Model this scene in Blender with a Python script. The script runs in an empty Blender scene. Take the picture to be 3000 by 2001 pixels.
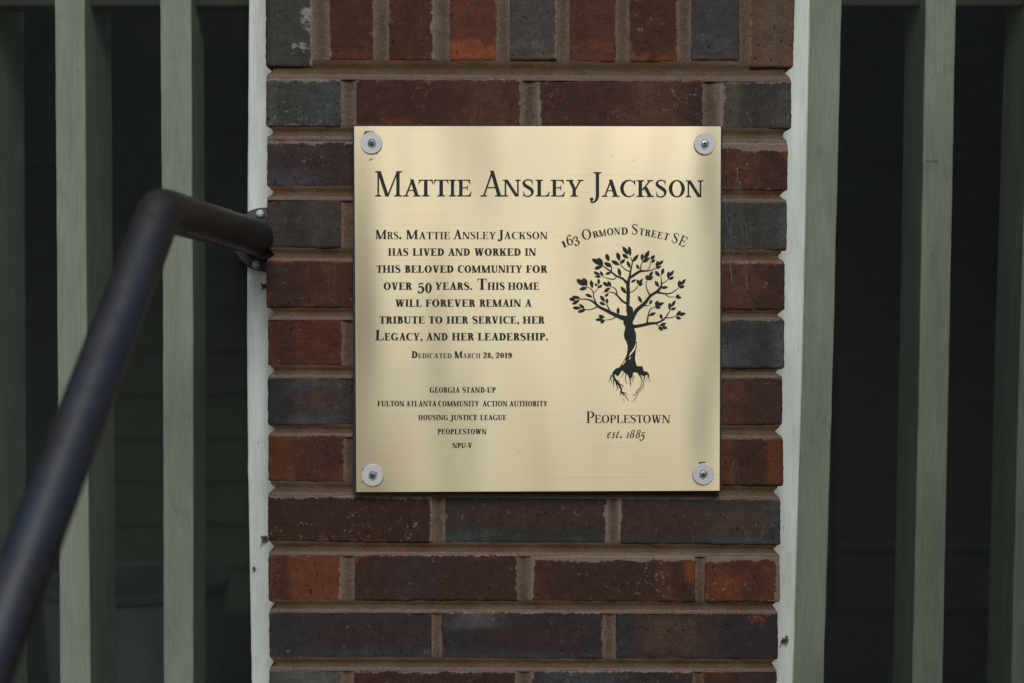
import bpy, bmesh, math, random
from mathutils import Vector, noise
from mathutils.geometry import delaunay_2d_cdt
R = math.radians
random.seed(7)
scene = bpy.context.scene
C = scene.collection

# ------------------------------------------------------------------ camera, sky, sun, exposure
D = 1.667                     # metres from the lens to the brick face
FPX = 50 / 36 * 3000          # focal length in photo pixels (the photo is 3000 px wide)
TH = R(2.5)                   # the camera looks slightly down
cam_d = bpy.data.cameras.new("camera")
cam = bpy.data.objects.new("camera", cam_d); C.objects.link(cam)
cam.location = (0, -D, 0); cam.rotation_euler = (R(90) - TH, 0, 0)
cam_d.lens = 50; cam_d.sensor_width = 36; cam_d.clip_start = 0.05; cam_d.clip_end = 500
cam_d.dof.use_dof = True; cam_d.dof.focus_distance = D; cam_d.dof.aperture_fstop = 2.7
scene.camera = cam

SUN_EL, SUN_AZ = 42, 5      # azimuth measured from straight in front of the wall, negative = left
w = bpy.data.worlds.new("World"); scene.world = w; w.use_nodes = True
nt = w.node_tree
sky = nt.nodes.new("ShaderNodeTexSky"); sky.sky_type = 'NISHITA'; sky.sun_disc = False
sky.sun_elevation = R(SUN_EL); sky.sun_rotation = R(180 - SUN_AZ)
sky.dust_density = 2.5; sky.air_density = 1.0
nt.links.new(sky.outputs[0], nt.nodes["Background"].inputs[0])
nt.nodes["Background"].inputs[1].default_value = 0.06
sl = bpy.data.lights.new("sun", 'SUN'); sl.energy = 1.5; sl.angle = R(30); sl.color = (0.97, 1.0, 0.95)
so = bpy.data.objects.new("sun", sl); C.objects.link(so)
sd = Vector((math.sin(R(SUN_AZ)) * math.cos(R(SUN_EL)), -math.cos(R(SUN_AZ)) * math.cos(R(SUN_EL)), math.sin(R(SUN_EL))))
so.rotation_euler = sd.to_track_quat('Z', 'Y').to_euler(); so.location = sd * 5
scene.view_settings.view_transform = 'Standard'; scene.view_settings.look = 'None'
scene.view_settings.exposure = 0.25; scene.view_settings.gamma = 1.0
scene.cycles.max_bounces = 8

# ------------------------------------------------------------------ helpers
def P(px, py, Y=0.0):
    """world point on the plane y = Y seen at photo pixel (px, py)"""
    a = (px - 1500) / FPX; b = -(py - 1000.5) / FPX
    dy = math.cos(TH) + b * math.sin(TH); dz = -math.sin(TH) + b * math.cos(TH)
    t = (Y + D) / dy
    return Vector((a * t, Y, dz * t))
def lin(r, g, b, k=1.0):
    f = lambda c: ((c / 255 + 0.055) / 1.055) ** 2.4 if c > 10.3 else c / 255 / 12.92
    return (f(r) * k, f(g) * k, f(b) * k)
def mesh(name, verts, faces, mat, parent=None, smooth=False):
    me = bpy.data.meshes.new(name); me.from_pydata([tuple(v) for v in verts], [], faces); me.update()
    if smooth:
        me.polygons.foreach_set("use_smooth", [True] * len(me.polygons))
    o = bpy.data.objects.new(name, me); C.objects.link(o)
    if mat: me.materials.append(mat)
    if parent: o.parent = parent
    return o
def from_bm(name, bm, mat, parent=None, smooth=False):
    me = bpy.data.meshes.new(name); bmesh.ops.recalc_face_normals(bm, faces=bm.faces); bm.to_mesh(me); bm.free()
    if smooth: me.polygons.foreach_set("use_smooth", [True] * len(me.polygons))
    o = bpy.data.objects.new(name, me); C.objects.link(o); me.materials.append(mat)
    if parent: o.parent = parent
    return o
def tag(o, label=None, cat=None, group=None, kind=None):
    for k, v in (("label", label), ("category", cat), ("group", group), ("kind", kind)):
        if v: o[k] = v
    return o
def empty(name, loc=(0, 0, 0)):
    o = bpy.data.objects.new(name, None); C.objects.link(o); o.location = loc; o.empty_display_size = 0.05
    return o
def keep(o, parent):           # parent without moving
    o.parent = parent; o.matrix_parent_inverse = parent.matrix_basis.inverted(); return o
def n01(x, y, z=0.0): return 0.5 + 0.5 * noise.noise(Vector((x, y, z)))
def sstep(a, b, x):
    t = min(1, max(0, (x - a) / (b - a))); return t * t * (3 - 2 * t)
def bm_box(bm, p0, p1, bevel=0.0):
    v = [bm.verts.new((x, y, z)) for x in (p0[0], p1[0]) for y in (p0[1], p1[1]) for z in (p0[2], p1[2])]
    fs = [bm.faces.new([v[i] for i in q]) for q in ((0, 1, 3, 2), (4, 6, 7, 5), (0, 4, 5, 1), (2, 3, 7, 6), (0, 2, 6, 4), (1, 5, 7, 3))]
    if bevel:
        es = {e for f in fs for e in f.edges}
        bmesh.ops.bevel(bm, geom=list(es), offset=bevel, segments=2, affect='EDGES', profile=0.5)
def bm_prism(bm, front, depth, bevel=0.0):
    """front: 4 Vectors (ccw seen from the camera); extruded by depth along +y"""
    a = [bm.verts.new(p) for p in front]; b = [bm.verts.new(p + Vector((0, depth, 0))) for p in front]
    n = len(a); fs = [bm.faces.new(a), bm.faces.new(b[::-1])]
    for i in range(n): fs.append(bm.faces.new((a[i], b[i], b[(i + 1) % n], a[(i + 1) % n])))
    if bevel:
        es = {e for f in fs for e in f.edges}
        bmesh.ops.bevel(bm, geom=list(es), offset=bevel, segments=2, affect='EDGES', profile=0.5)
def tube(bm, pts, rads, n=24, caps=True):
    rings = []; up = Vector((0, 0, 1)); m = len(pts)
    for i, p in enumerate(pts):
        t = (pts[min(i + 1, m - 1)] - pts[max(i - 1, 0)]).normalized()
        if i == 0:
            u = t.orthogonal().normalized()
        else:
            u = (u - t * u.dot(t)).normalized()
        v = t.cross(u); r = rads[i] if isinstance(rads, (list, tuple)) else rads
        rings.append([bm.verts.new(p + (u * math.cos(2 * math.pi * k / n) + v * math.sin(2 * math.pi * k / n)) * r) for k in range(n)])
    for i in range(m - 1):
        for k in range(n):
            bm.faces.new((rings[i][k], rings[i][(k + 1) % n], rings[i + 1][(k + 1) % n], rings[i + 1][k]))
    if caps: bm.faces.new(rings[0][::-1]); bm.faces.new(rings[-1])
def lathe(bm, centre, prof, n=40, axis='y'):
    """prof: (radius, offset along axis) from one end to the other"""
    rings = []
    for r, h in prof:
        ring = []
        for k in range(n):
            a = 2 * math.pi * k / n
            d = Vector((r * math.cos(a), h, r * math.sin(a))) if axis == 'y' else Vector((r * math.cos(a), r * math.sin(a), h))
            ring.append(bm.verts.new(centre + d))
        rings.append(ring)
    for i in range(len(rings) - 1):
        for k in range(n):
            bm.faces.new((rings[i][k], rings[i][(k + 1) % n], rings[i + 1][(k + 1) % n], rings[i + 1][k]))
    bm.faces.new(rings[0]); bm.faces.new(rings[-1])

# ------------------------------------------------------------------ materials
class MB:
    def __init__(s, name):
        s.m = bpy.data.materials.new(name); s.m.use_nodes = True; s.t = s.m.node_tree
        s.b = s.t.nodes["Principled BSDF"]; s.N = s.t.nodes; s.L = s.t.links
        s.co = s.N.new("ShaderNodeTexCoord").outputs["Object"]
    def noise(s, scale, detail=4, rough=0.55, stretch=None, dist=0.0):
        n = s.N.new("ShaderNodeTexNoise"); n.inputs["Scale"].default_value = scale
        n.inputs["Detail"].default_value = detail; n.inputs["Roughness"].default_value = rough
        n.inputs["Distortion"].default_value = dist
        v = s.co
        if stretch:
            mp = s.N.new("ShaderNodeMapping"); mp.inputs["Scale"].default_value = stretch
            s.L.new(s.co, mp.inputs[0]); v = mp.outputs[0]
        s.L.new(v, n.inputs["Vector"]); return n.outputs["Fac"]
    def ramp(s, x, a, b, ca=(0, 0, 0, 1), cb=(1, 1, 1, 1)):
        r = s.N.new("ShaderNodeValToRGB"); e = r.color_ramp.elements
        e[0].position = a; e[1].position = b
        e[0].color = ca if len(ca) == 4 else (*ca, 1); e[1].color = cb if len(cb) == 4 else (*cb, 1)
        s.L.new(x, r.inputs[0]); return r.outputs[0]
    def mix(s, f, a, b, mode='MIX'):
        m = s.N.new("ShaderNodeMix"); m.data_type = 'RGBA'; m.blend_type = mode
        for sock, v in ((m.inputs[0], f), (m.inputs[6], a), (m.inputs[7], b)):
            if isinstance(v, (int, float)): sock.default_value = v
            elif isinstance(v, (tuple, list)): sock.default_value = v if len(v) == 4 else (*v, 1)
            else: s.L.new(v, sock)
        return m.outputs[2]
    def math(s, op, a, b=0.0, c=None):
        m = s.N.new("ShaderNodeMath"); m.operation = op
        for i, v in enumerate((a, b) if c is None else (a, b, c)):
            if isinstance(v, (int, float)): m.inputs[i].default_value = v
            else: s.L.new(v, m.inputs[i])
        return m.outputs[0]
    def attr(s, name, out="Color"):
        a = s.N.new("ShaderNodeAttribute"); a.attribute_name = name; return a.outputs[out]
    def bump(s, h, dist, strength=1.0):
        b = s.N.new("ShaderNodeBump"); b.inputs["Distance"].default_value = dist; b.inputs["Strength"].default_value = strength
        s.L.new(h, b.inputs["Height"])
        if s.b.inputs["Normal"].is_linked: s.L.new(s.b.inputs["Normal"].links[0].from_socket, b.inputs["Normal"])
        s.L.new(b.outputs[0], s.b.inputs["Normal"])
    def set(s, col=None, rough=None, metal=None, spec=None):
        for k, v in (("Base Color", col), ("Roughness", rough), ("Metallic", metal), ("Specular IOR Level", spec)):
            if v is None: continue
            if isinstance(v, (int, float)): s.b.inputs[k].default_value = v
            elif isinstance(v, (tuple, list)): s.b.inputs[k].default_value = v if len(v) == 4 else (*v, 1)
            else: s.L.new(v, s.b.inputs[k])
        return s

KA = 0.95                                     # photo display value -> albedo
MORT = (0.096, 0.056, 0.033); MORT2 = (0.138, 0.092, 0.064)
def mat_brick():
    m = MB("flashed_brick")
    col = m.attr("Col"); smear = m.attr("Smear", "Fac")
    sp = m.ramp(m.noise(900, 3, 0.7), 0.32, 0.70, (0.52, 0.52, 0.52), (1.5, 1.5, 1.5))
    col = m.mix(1.0, col, sp, 'MULTIPLY')
    md = m.ramp(m.noise(55, 5, 0.6), 0.3, 0.72, (0.74, 0.74, 0.76), (1.24, 1.22, 1.20))
    col = m.mix(1.0, col, md, 'MULTIPLY')
    pit = m.ramp(m.noise(330, 2, 0.5, (1, 1, 0.5)), 0.265, 0.34)
    col = m.mix(m.math('SUBTRACT', 1.0, pit), col, (0.008, 0.006, 0.005))
    vo = m.N.new("ShaderNodeTexVoronoi"); vo.feature = 'DISTANCE_TO_EDGE'; vo.inputs["Scale"].default_value = 75
    wv = m.N.new("ShaderNodeVectorMath"); wv.operation = 'MULTIPLY_ADD'; nn = m.N.new("ShaderNodeTexNoise"); nn.inputs["Scale"].default_value = 120
    m.L.new(m.co, nn.inputs["Vector"]); m.L.new(nn.outputs["Color"], wv.inputs[0]); wv.inputs[1].default_value = (.012, .012, .012); m.L.new(m.co, wv.inputs[2]); m.L.new(wv.outputs[0], vo.inputs["Vector"])
    ck = m.math('MULTIPLY', m.ramp(vo.outputs["Distance"], 0.02, 0.075, (1, 1, 1), (0, 0, 0)), m.ramp(m.noise(17, 3, 0.6), 0.60, 0.72))
    col = m.mix(m.math('MULTIPLY', ck, 0.6), col, (0.012, 0.009, 0.008))
    grit = m.ramp(m.noise(620, 1, 0.4), 0.765, 0.80)
    col = m.mix(m.math('MULTIPLY', grit, 0.55), col, (0.20, 0.195, 0.19))
    fn = m.math('ADD', m.math('MULTIPLY', m.noise(420, 4, 0.7), 0.9), m.math('MULTIPLY', m.noise(110, 3, 0.6), 0.8))
    f = m.ramp(m.math('ADD', smear, m.math('MULTIPLY', m.math('SUBTRACT', fn, 0.85), 1.7)), 0.48, 0.58)
    sc = m.mix(m.noise(700, 3), (0.14, 0.105, 0.085), (0.30, 0.235, 0.205))
    col = m.mix(m.math('MULTIPLY', f, 0.9), col, sc)
    m.set(col=col, rough=0.82, spec=0.3)
    m.bump(m.noise(1000, 3, 0.7), 0.0009, 0.8)
    m.bump(m.noise(170, 4, 0.6), 0.0018, 0.7)
    m.bump(pit, 0.0010, 0.6); m.bump(m.math('SUBTRACT', 1.0, ck), 0.0012, 0.7)
    return m.m
def mat_mortar():
    m = MB("sandy_mortar")
    g = m.ramp(m.noise(760, 3, 0.75), 0.3, 0.72, (0.50, 0.48, 0.46), (1.5, 1.48, 1.45))
    base = m.mix(m.ramp(m.noise(22, 4, 0.6), 0.35, 0.68), MORT, MORT2)
    col = m.mix(1.0, base, g, 'MULTIPLY')
    fi = m.ramp(m.math('ADD', m.attr("FinesLipLight", "Fac"), m.math('MULTIPLY', m.math('SUBTRACT', m.noise(260, 4, 0.7), 0.5), 0.9)), 0.40, 0.75)  # pale fines mask; on bed joints it paints the skylit lower lip
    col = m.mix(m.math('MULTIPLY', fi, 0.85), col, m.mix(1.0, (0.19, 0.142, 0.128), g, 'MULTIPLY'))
    st = m.ramp(m.noise(34, 5, 0.65), 0.56, 0.74)
    col = m.mix(m.math('MULTIPLY', st, 0.5), col, (0.06, 0.05, 0.028))
    m.set(col=col, rough=0.95, spec=0.15)
    m.bump(m.noise(800, 3, 0.75), 0.0012, 0.8)
    m.bump(m.noise(140, 3, 0.6), 0.0015, 0.5)
    return m.m
def mat_paint(name, c, c2, rough=0.55, grain=0.5, dirt=0.25):
    m = MB(name)
    g = m.noise(60, 4, 0.65, (6, 6, 0.35))
    col = m.mix(m.ramp(g, 0.35, 0.7), c, c2)
    d = m.ramp(m.noise(45, 5, 0.7, (1, 1, 0.4)), 0.60, 0.78)
    col = m.mix(m.math('MULTIPLY', d, dirt), col, tuple(x * 0.35 for x in c))
    bl = m.ramp(m.noise(14, 4, 0.6, (2.5, 2.5, 0.5)), 0.3, 0.72, (0.80, 0.80, 0.80), (1.10, 1.10, 1.10))
    col = m.mix(1.0, col, bl, 'MULTIPLY')
    fleck = m.ramp(m.noise(230, 2, 0.5, (1, 1, 0.35)), 0.72, 0.76)
    col = m.mix(m.math('MULTIPLY', fleck, dirt * 1.6), col, tuple(x * 0.2 for x in c))
    m.set(col=col, rough=rough, spec=0.35)
    m.bump(m.noise(90, 4, 0.6, (7, 7, 0.35)), 0.0008, grain)
    m.bump(m.noise(25, 3, 0.6), 0.0012, 0.4)
    return m.m
def mat_plain(name, c, rough=0.6, metal=0.0, var=0.25, scale=60, bump=0.0, spec=0.4):
    m = MB(name)
    col = m.mix(m.ramp(m.noise(scale, 4, 0.6), 0.3, 0.7), tuple(x * (1 - var) for x in c), tuple(min(1, x * (1 + var)) for x in c))
    m.set(col=col, rough=rough, metal=metal, spec=spec)
    if bump: m.bump(m.noise(scale * 5, 3, 0.6), 0.0006, bump)
    return m.m
def mat_brass():
    m = MB("brushed_brass")
    br = m.noise(1.0, 3, 0.7, (5, 5, 2600))
    col = m.mix(m.ramp(br, 0.3, 0.7), (0.52, 0.455, 0.34), (0.59, 0.52, 0.395))
    tn = m.ramp(m.noise(5.5, 4, 0.6, (1.4, 1, 1), 0.4), 0.3, 0.7, (1.03, 0.975, 0.90), (0.96, 0.99, 0.97))
    col = m.mix(1.0, col, tn, 'MULTIPLY')
    rg = m.ramp(br, 0.25, 0.75, (0.36, 0.36, 0.36), (0.46, 0.46, 0.46))
    m.set(col=col, rough=rg, metal=1.0)
    m.b.inputs["Anisotropic"].default_value = 0.88; m.b.inputs["Anisotropic Rotation"].default_value = 0.25
    tg = m.N.new("ShaderNodeTangent"); tg.direction_type = 'UV_MAP'; tg.uv_map = "UVMap"
    m.L.new(tg.outputs[0], m.b.inputs["Tangent"])
    m.bump(m.noise(1.0, 2, 0.6, (8, 8, 1500)), 0.00006, 0.35)
    m.bump(m.noise(1.0, 1, 0.4, (8, 1, 2.2)), 0.032, 0.48)
    return m.m
M_BRICK, M_MORT, M_BRASS = mat_brick(), mat_mortar(), mat_brass()
M_TRIM = mat_paint("white_trim_paint", (0.66, 0.72, 0.68), (0.76, 0.80, 0.76), 0.5, 0.7, 0.34)
M_SLAT = mat_paint("sage_slat_paint", (0.47, 0.545, 0.43), (0.61, 0.675, 0.55), 0.6, 0.25, 0.5)
M_RAILP = mat_paint("olive_rail_paint", (0.05, 0.055, 0.025), (0.07, 0.075, 0.035), 0.6, 0.6, 0.3)
M_BACKING = mat_plain("black_backing", (0.022, 0.026, 0.027), 0.5, 0, 0.4, 200, 0.4)
M_INK = mat_plain("engraving_ink", (0.012, 0.017, 0.016), 0.55, 0, 0.1, 300)
M_WASHER = mat_plain("frosted_washer", (0.66, 0.63, 0.66), 0.6, 0.25, 0.10, 700, 0.2)
M_SCREW = mat_plain("zinc_screw", (0.42, 0.50, 0.54), 0.38, 0.9, 0.45, 700, 0.3)
M_SCREWD = mat_plain("weathered_screw", (0.20, 0.25, 0.28), 0.5, 0.7, 0.7, 600, 0.4)
M_GRIME = mat_plain("washer_grime", (0.30, 0.30, 0.31), 0.8, 0, 0.45, 900)
M_RECESS = mat_plain("dark_recess", (0.015, 0.018, 0.02), 0.7)
M_TARN = mat_plain("green_tarnish", (0.10, 0.14, 0.10), 0.85, 0, 0.5, 500, 0.4)
M_PIPE = MB("dark_painted_pipe")
M_PIPE.set(col=M_PIPE.mix(M_PIPE.ramp(M_PIPE.noise(40, 5, 0.6), 0.35, 0.7), (0.016, 0.015, 0.014), (0.028, 0.025, 0.023)), rough=0.42, spec=0.8)
_w = M_PIPE.math('MULTIPLY', M_PIPE.ramp(M_PIPE.noise(150, 5, 0.7, (1, 1, 1), 1.5), 0.62, 0.72), 0.5)
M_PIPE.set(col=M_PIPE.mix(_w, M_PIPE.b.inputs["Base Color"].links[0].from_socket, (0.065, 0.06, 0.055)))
M_PIPE.set(col=M_PIPE.mix(M_PIPE.ramp(M_PIPE.noise(4.5, 3, 0.5), 0.46, 0.62), M_PIPE.b.inputs['Base Color'].links[0].from_socket, (0.012, 0.024, 0.050)))  # blue noise patches paint sky sheen into the pipe colour
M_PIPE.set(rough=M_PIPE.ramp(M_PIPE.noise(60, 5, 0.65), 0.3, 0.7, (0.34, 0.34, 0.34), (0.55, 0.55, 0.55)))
M_PIPE.bump(M_PIPE.noise(420, 3, 0.6), 0.0004, 0.35); M_PIPE = M_PIPE.m
M_BOLT = mat_plain("pale_bolt", (0.40, 0.50, 0.52), 0.6, 0.2, 0.5, 350, 0.5)
M_WIRE = mat_plain("screen_wire", (0.030, 0.040, 0.034), 0.6, 0.0, 0.2, 50)
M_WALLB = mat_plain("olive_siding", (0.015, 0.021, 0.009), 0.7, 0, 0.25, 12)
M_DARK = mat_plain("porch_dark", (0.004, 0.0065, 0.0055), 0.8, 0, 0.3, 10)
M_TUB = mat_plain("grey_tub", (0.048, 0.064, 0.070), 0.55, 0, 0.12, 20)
M_GROUND = mat_plain("lawn_ground", (0.07, 0.085, 0.04), 0.95, 0, 0.5, 3, 0.0)
M_WEB = mat_plain("web_silk", (0.24, 0.27, 0.28), 0.7)
M_DEBRIS = mat_plain("dry_leaf", (0.10, 0.085, 0.045), 0.9, 0, 0.5, 300)
M_GLASS = mat_plain("dark_window_glass", (0.006, 0.008, 0.009), 0.5, 0, 0.1, 5)
M_STAPLE = mat_plain("rusted_staple", (0.05, 0.05, 0.045), 0.6, 0.5)

# ------------------------------------------------------------------ the setting
def structure(name, p0, p1, mat):
    bm = bmesh.new(); bm_box(bm, p0, p1); o = from_bm(name, bm, mat); o["kind"] = "structure"; return o
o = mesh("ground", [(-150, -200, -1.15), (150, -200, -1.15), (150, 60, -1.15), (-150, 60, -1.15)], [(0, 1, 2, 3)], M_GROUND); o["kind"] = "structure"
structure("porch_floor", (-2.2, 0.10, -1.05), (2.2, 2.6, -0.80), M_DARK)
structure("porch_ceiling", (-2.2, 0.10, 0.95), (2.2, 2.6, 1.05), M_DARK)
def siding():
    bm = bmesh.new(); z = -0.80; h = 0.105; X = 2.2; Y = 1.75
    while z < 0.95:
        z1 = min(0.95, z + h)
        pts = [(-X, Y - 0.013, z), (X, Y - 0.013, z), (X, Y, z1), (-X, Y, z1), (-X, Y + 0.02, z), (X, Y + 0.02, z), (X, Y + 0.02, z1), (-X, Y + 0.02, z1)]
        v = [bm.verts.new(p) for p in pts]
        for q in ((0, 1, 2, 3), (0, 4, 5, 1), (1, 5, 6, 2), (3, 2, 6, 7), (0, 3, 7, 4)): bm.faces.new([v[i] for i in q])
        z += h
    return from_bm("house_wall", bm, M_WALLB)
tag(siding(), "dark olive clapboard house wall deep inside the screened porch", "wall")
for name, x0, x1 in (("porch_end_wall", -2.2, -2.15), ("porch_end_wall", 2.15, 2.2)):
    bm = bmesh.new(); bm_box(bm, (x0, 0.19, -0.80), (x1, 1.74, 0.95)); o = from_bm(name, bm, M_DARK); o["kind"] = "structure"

# ------------------------------------------------------------------ brick pier
pier = tag(empty("brick_pier", (0, 0, -1.15)), "flashed red and grey brick pier with sandy mortar, carrying the brass plaque", "brick pier")
rows = [  # yTopLeft, yBotLeft, yTopRight, yBotRight, xLeft, xRight, joints [(x end, x start)...]
 (227, 371, 235, 379, 778, 2320), (404, 547, 415, 559, 780, 2309), (581, 727, 589, 735, 780, 2307), (762, 903, 770, 911, 779, 2300),
 (932, 1073, 935, 1079, 783, 2299), (1103, 1246, 1104, 1247, 783, 2294), (1274, 1413, 1283, 1425, 784, 2296), (1449, 1589, 1461, 1598, 783, 2288),
 (1622, 1761, 1627, 1764, 784, 2286), (1790, 1930, 1794, 1934, 787, 2281), (1960, 2100, 1964, 2104, 787, 2278)]
y = 2132
for k in range(8):
    rows.append((y, y + 140, y + 3, y + 143, 788 + k, 2274 - 5 * k)); y += 171
HJ = [(1001, 1040), (1530, 1569), (2060, 2101)]
joints = {0: HJ, 1: [(1268, 1300), (1787, 1812)], 2: [(1000, 1036), (1519, 1552), (2037, 2066)], 3: [(1268, 1300), (1785, 1812)],
          4: [(1003, 1037), (1519, 1552), (2037, 2066)], 5: [(1268, 1300), (1785, 1812)], 6: [(1008, 1040), (1519, 1552), (2037, 2066)],
          7: [(1269, 1300), (1787, 1806)], 8: [(1003, 1037), (1518, 1551), (2038, 2064)], 9: [(1268, 1291), (1770, 1800)], 10: [(1001, 1033), (1516, 1553), (2031, 2060)]}
for k in range(11, 19): joints[k] = [(1268, 1295), (1770, 1800)] if k % 2 else [(1001, 1033), (1516, 1553), (2031, 2060)]
RED, DRED, ORG, GRY, DGR, PUR = (78, 46, 38), (62, 40, 36), (112, 60, 38), (68, 67, 63), (52, 52, 53), (58, 43, 43)
BRN = (84, 62, 52); BLU = (74, 76, 79); BLK = (46, 43, 44); ROR = (98, 52, 36)
# per brick: base, patches (u0,v0,u1,v1,colour,softness) with v from the top, smear (top,bottom,left,right) in mm, orange chips 0..1
spec = {
 (0, 0): ((62, 64, 60), [(0, 0, .14, 1, (78, 80, 72), .05), (.6, 0, 1, 1, (68, 74, 74), .3), (0, .82, 1, 1, (66, 68, 71), .15)], (4, 2, 0, 1), 0),
 (0, 1): ((70, 44, 40), [(.62, 0, .95, 1, (88, 60, 50), .12), (.2, .85, .36, 1, ORG, .05)], (1, 0, .5, 3), .5),
 (0, 2): ((70, 46, 42), [(.55, 0, .85, 1, (90, 66, 54), .12), (.9, .0, 1, 1, (60, 42, 46), .06)], (1, 0, 5, 1), .35),
 (0, 3): ((62, 58, 54), [(0, 0, .32, 1, (82, 78, 68), .06), (.8, .2, 1, 1, (76, 76, 70), .06)], (3, 0, 8, 0), 0),
 (1, 0): ((58, 52, 52), [(.1, .3, .6, .8, (64, 44, 44), .3), (0, .75, .2, 1, (70, 74, 82), .2)], (5, .5, .5, 0), .1),
 (1, 2): ((82, 54, 46), [(.85, 0, 1, 1, (66, 44, 46), .05), (.95, 0, 1, .3, ORG, .03), (.6, .4, .8, .6, (98, 58, 44), .1)], (9, .5, 0, 0), .5),
 (2, 0): ((66, 60, 56), [(.2, 0, .5, 1, (54, 50, 48), .12), (.03, .02, .12, .1, ROR, .02)], (.5, 0, 0, 0), .1),
 (2, 3): ((64, 64, 61), [(.92, .1, 1, .9, (82, 86, 86), .05)], (1, 0, 0, 0), .15),
 (3, 0): ((74, 48, 42), [(0, 0, .25, 1, (64, 42, 44), .1), (.3, .1, .42, .9, (84, 54, 42), .08)], (.5, 0, 0, 0), 1.0),
 (3, 2): ((86, 58, 50), [(.85, 0, 1, 1, (64, 44, 46), .06)], (1, .3, 0, 0), .6),
 (4, 0): ((86, 48, 36), [(.12, 0, .36, 1, (66, 44, 44), .08)], (1, 0, 0, 1), .3),
 (4, 3): ((60, 60, 60), [(.1, .5, .45, 1, (80, 83, 84), .2), (.86, .1, 1, 1, (84, 86, 87), .07)], (.5, 0, 0, 0), .05),
 (5, 0): ((56, 54, 55), [(.16, .25, .45, .75, (76, 62, 60), .15), (.14, 0, .42, .2, BLU, .1), (.14, .8, .5, 1, BLU, .12), (0, 0, .13, 1, (50, 51, 53), .03)], (.5, 0, 0, 0), 0),
 (5, 2): ((86, 58, 48), [(.75, 0, 1, 1, (64, 46, 48), .06)], (.4, 0, 0, 0), .2),
 (6, 0): ((98, 56, 38), [(.35, 0, .85, 1, (78, 50, 44), .12), (.6, 0, 1, .7, (66, 44, 46), .2)], (1.5, .3, 0, 1), .3),
 (6, 3): ((92, 56, 40), [(.35, 0, .78, 1, (62, 42, 38), .05), (.8, 0, 1, 1, (104, 60, 42), .03)], (.4, 0, 0, 0), .2),
 (7, 0): ((64, 42, 40), [(.55, .1, .9, 1, (56, 40, 36), .2)], (4, 0, 0, 3), .45),
 (7, 1): ((54, 52, 50), [(.1, .25, 1, .6, (72, 48, 46), .15), (0, .8, .3, 1, (62, 66, 66), .1)], (1, .5, 2, 5), .25),
 (7, 2): ((58, 56, 54), [(0, .2, .55, .75, (70, 48, 44), .15), (.55, .25, .95, .8, (82, 66, 58), .15), (.6, .85, 1, 1, BLU, .1), (.94, 0, 1, 1, (66, 70, 76), .03)], (1, 0, 5, 0), .05),
 (8, 0): ((108, 64, 44), [(.08, 0, .3, 1, (74, 46, 44), .05), (0, 0, .08, .7, (98, 58, 42), .03)], (2, 0, 0, 3), .3),
 (8, 1): ((64, 44, 42), [(.25, 0, .5, 1, (58, 50, 48), .15)], (2, 0, 0, 2), .45),
 (8, 2): ((66, 44, 42), [(.0, 0, .1, 1, (82, 52, 42), .04), (.78, 0, .9, 1, (86, 58, 44), .05), (.95, .1, 1, .6, (130, 72, 38), .03)], (6, 0, 5, 0), .6),
 (8, 3): ((96, 55, 42), [(.4, .1, .8, .9, (84, 48, 42), .1), (.1, .5, .45, 1, (110, 63, 43), .1)], (6, 1, 0, 5), .4),
 (9, 0): ((54, 50, 52), [(.35, .3, .95, .8, (62, 46, 46), .2), (0, .8, 1, 1, (61, 60, 65), .1)], (1, .5, 0, 0), .05),
 (9, 1): ((52, 48, 49), [(.12, 0, .3, .3, (100, 101, 105), .15), (.3, .3, .9, .8, (62, 44, 44), .2), (0, .85, 1, 1, (60, 62, 70), .08)], (1.5, .5, .5, 2), .15),
 (9, 2): ((54, 46, 47), [(.12, .1, .55, .85, (84, 66, 58), .15), (.82, 0, .93, .2, (140, 70, 44), .04), (0, 0, .09, 1, (50, 52, 56), .04)], (2, .4, .5, 0), .05),
 (10, 0): ((84, 82, 80), [(.3, 0, .9, 1, (92, 90, 84), .2)], (1.5, 0, 0, 0), .15),
 (10, 1): ((64, 42, 42), [], (3, 0, 1, 3), .4), (10, 2): ((56, 48, 48), [(.1, 0, .5, .4, (70, 70, 72), .2)], (2.5, 0, 3, 1), .1),
 (10, 3): ((74, 50, 44), [(.5, 0, 1, 1, (60, 50, 54), .1)], (2, 0, 0, 0), .3)}
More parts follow.
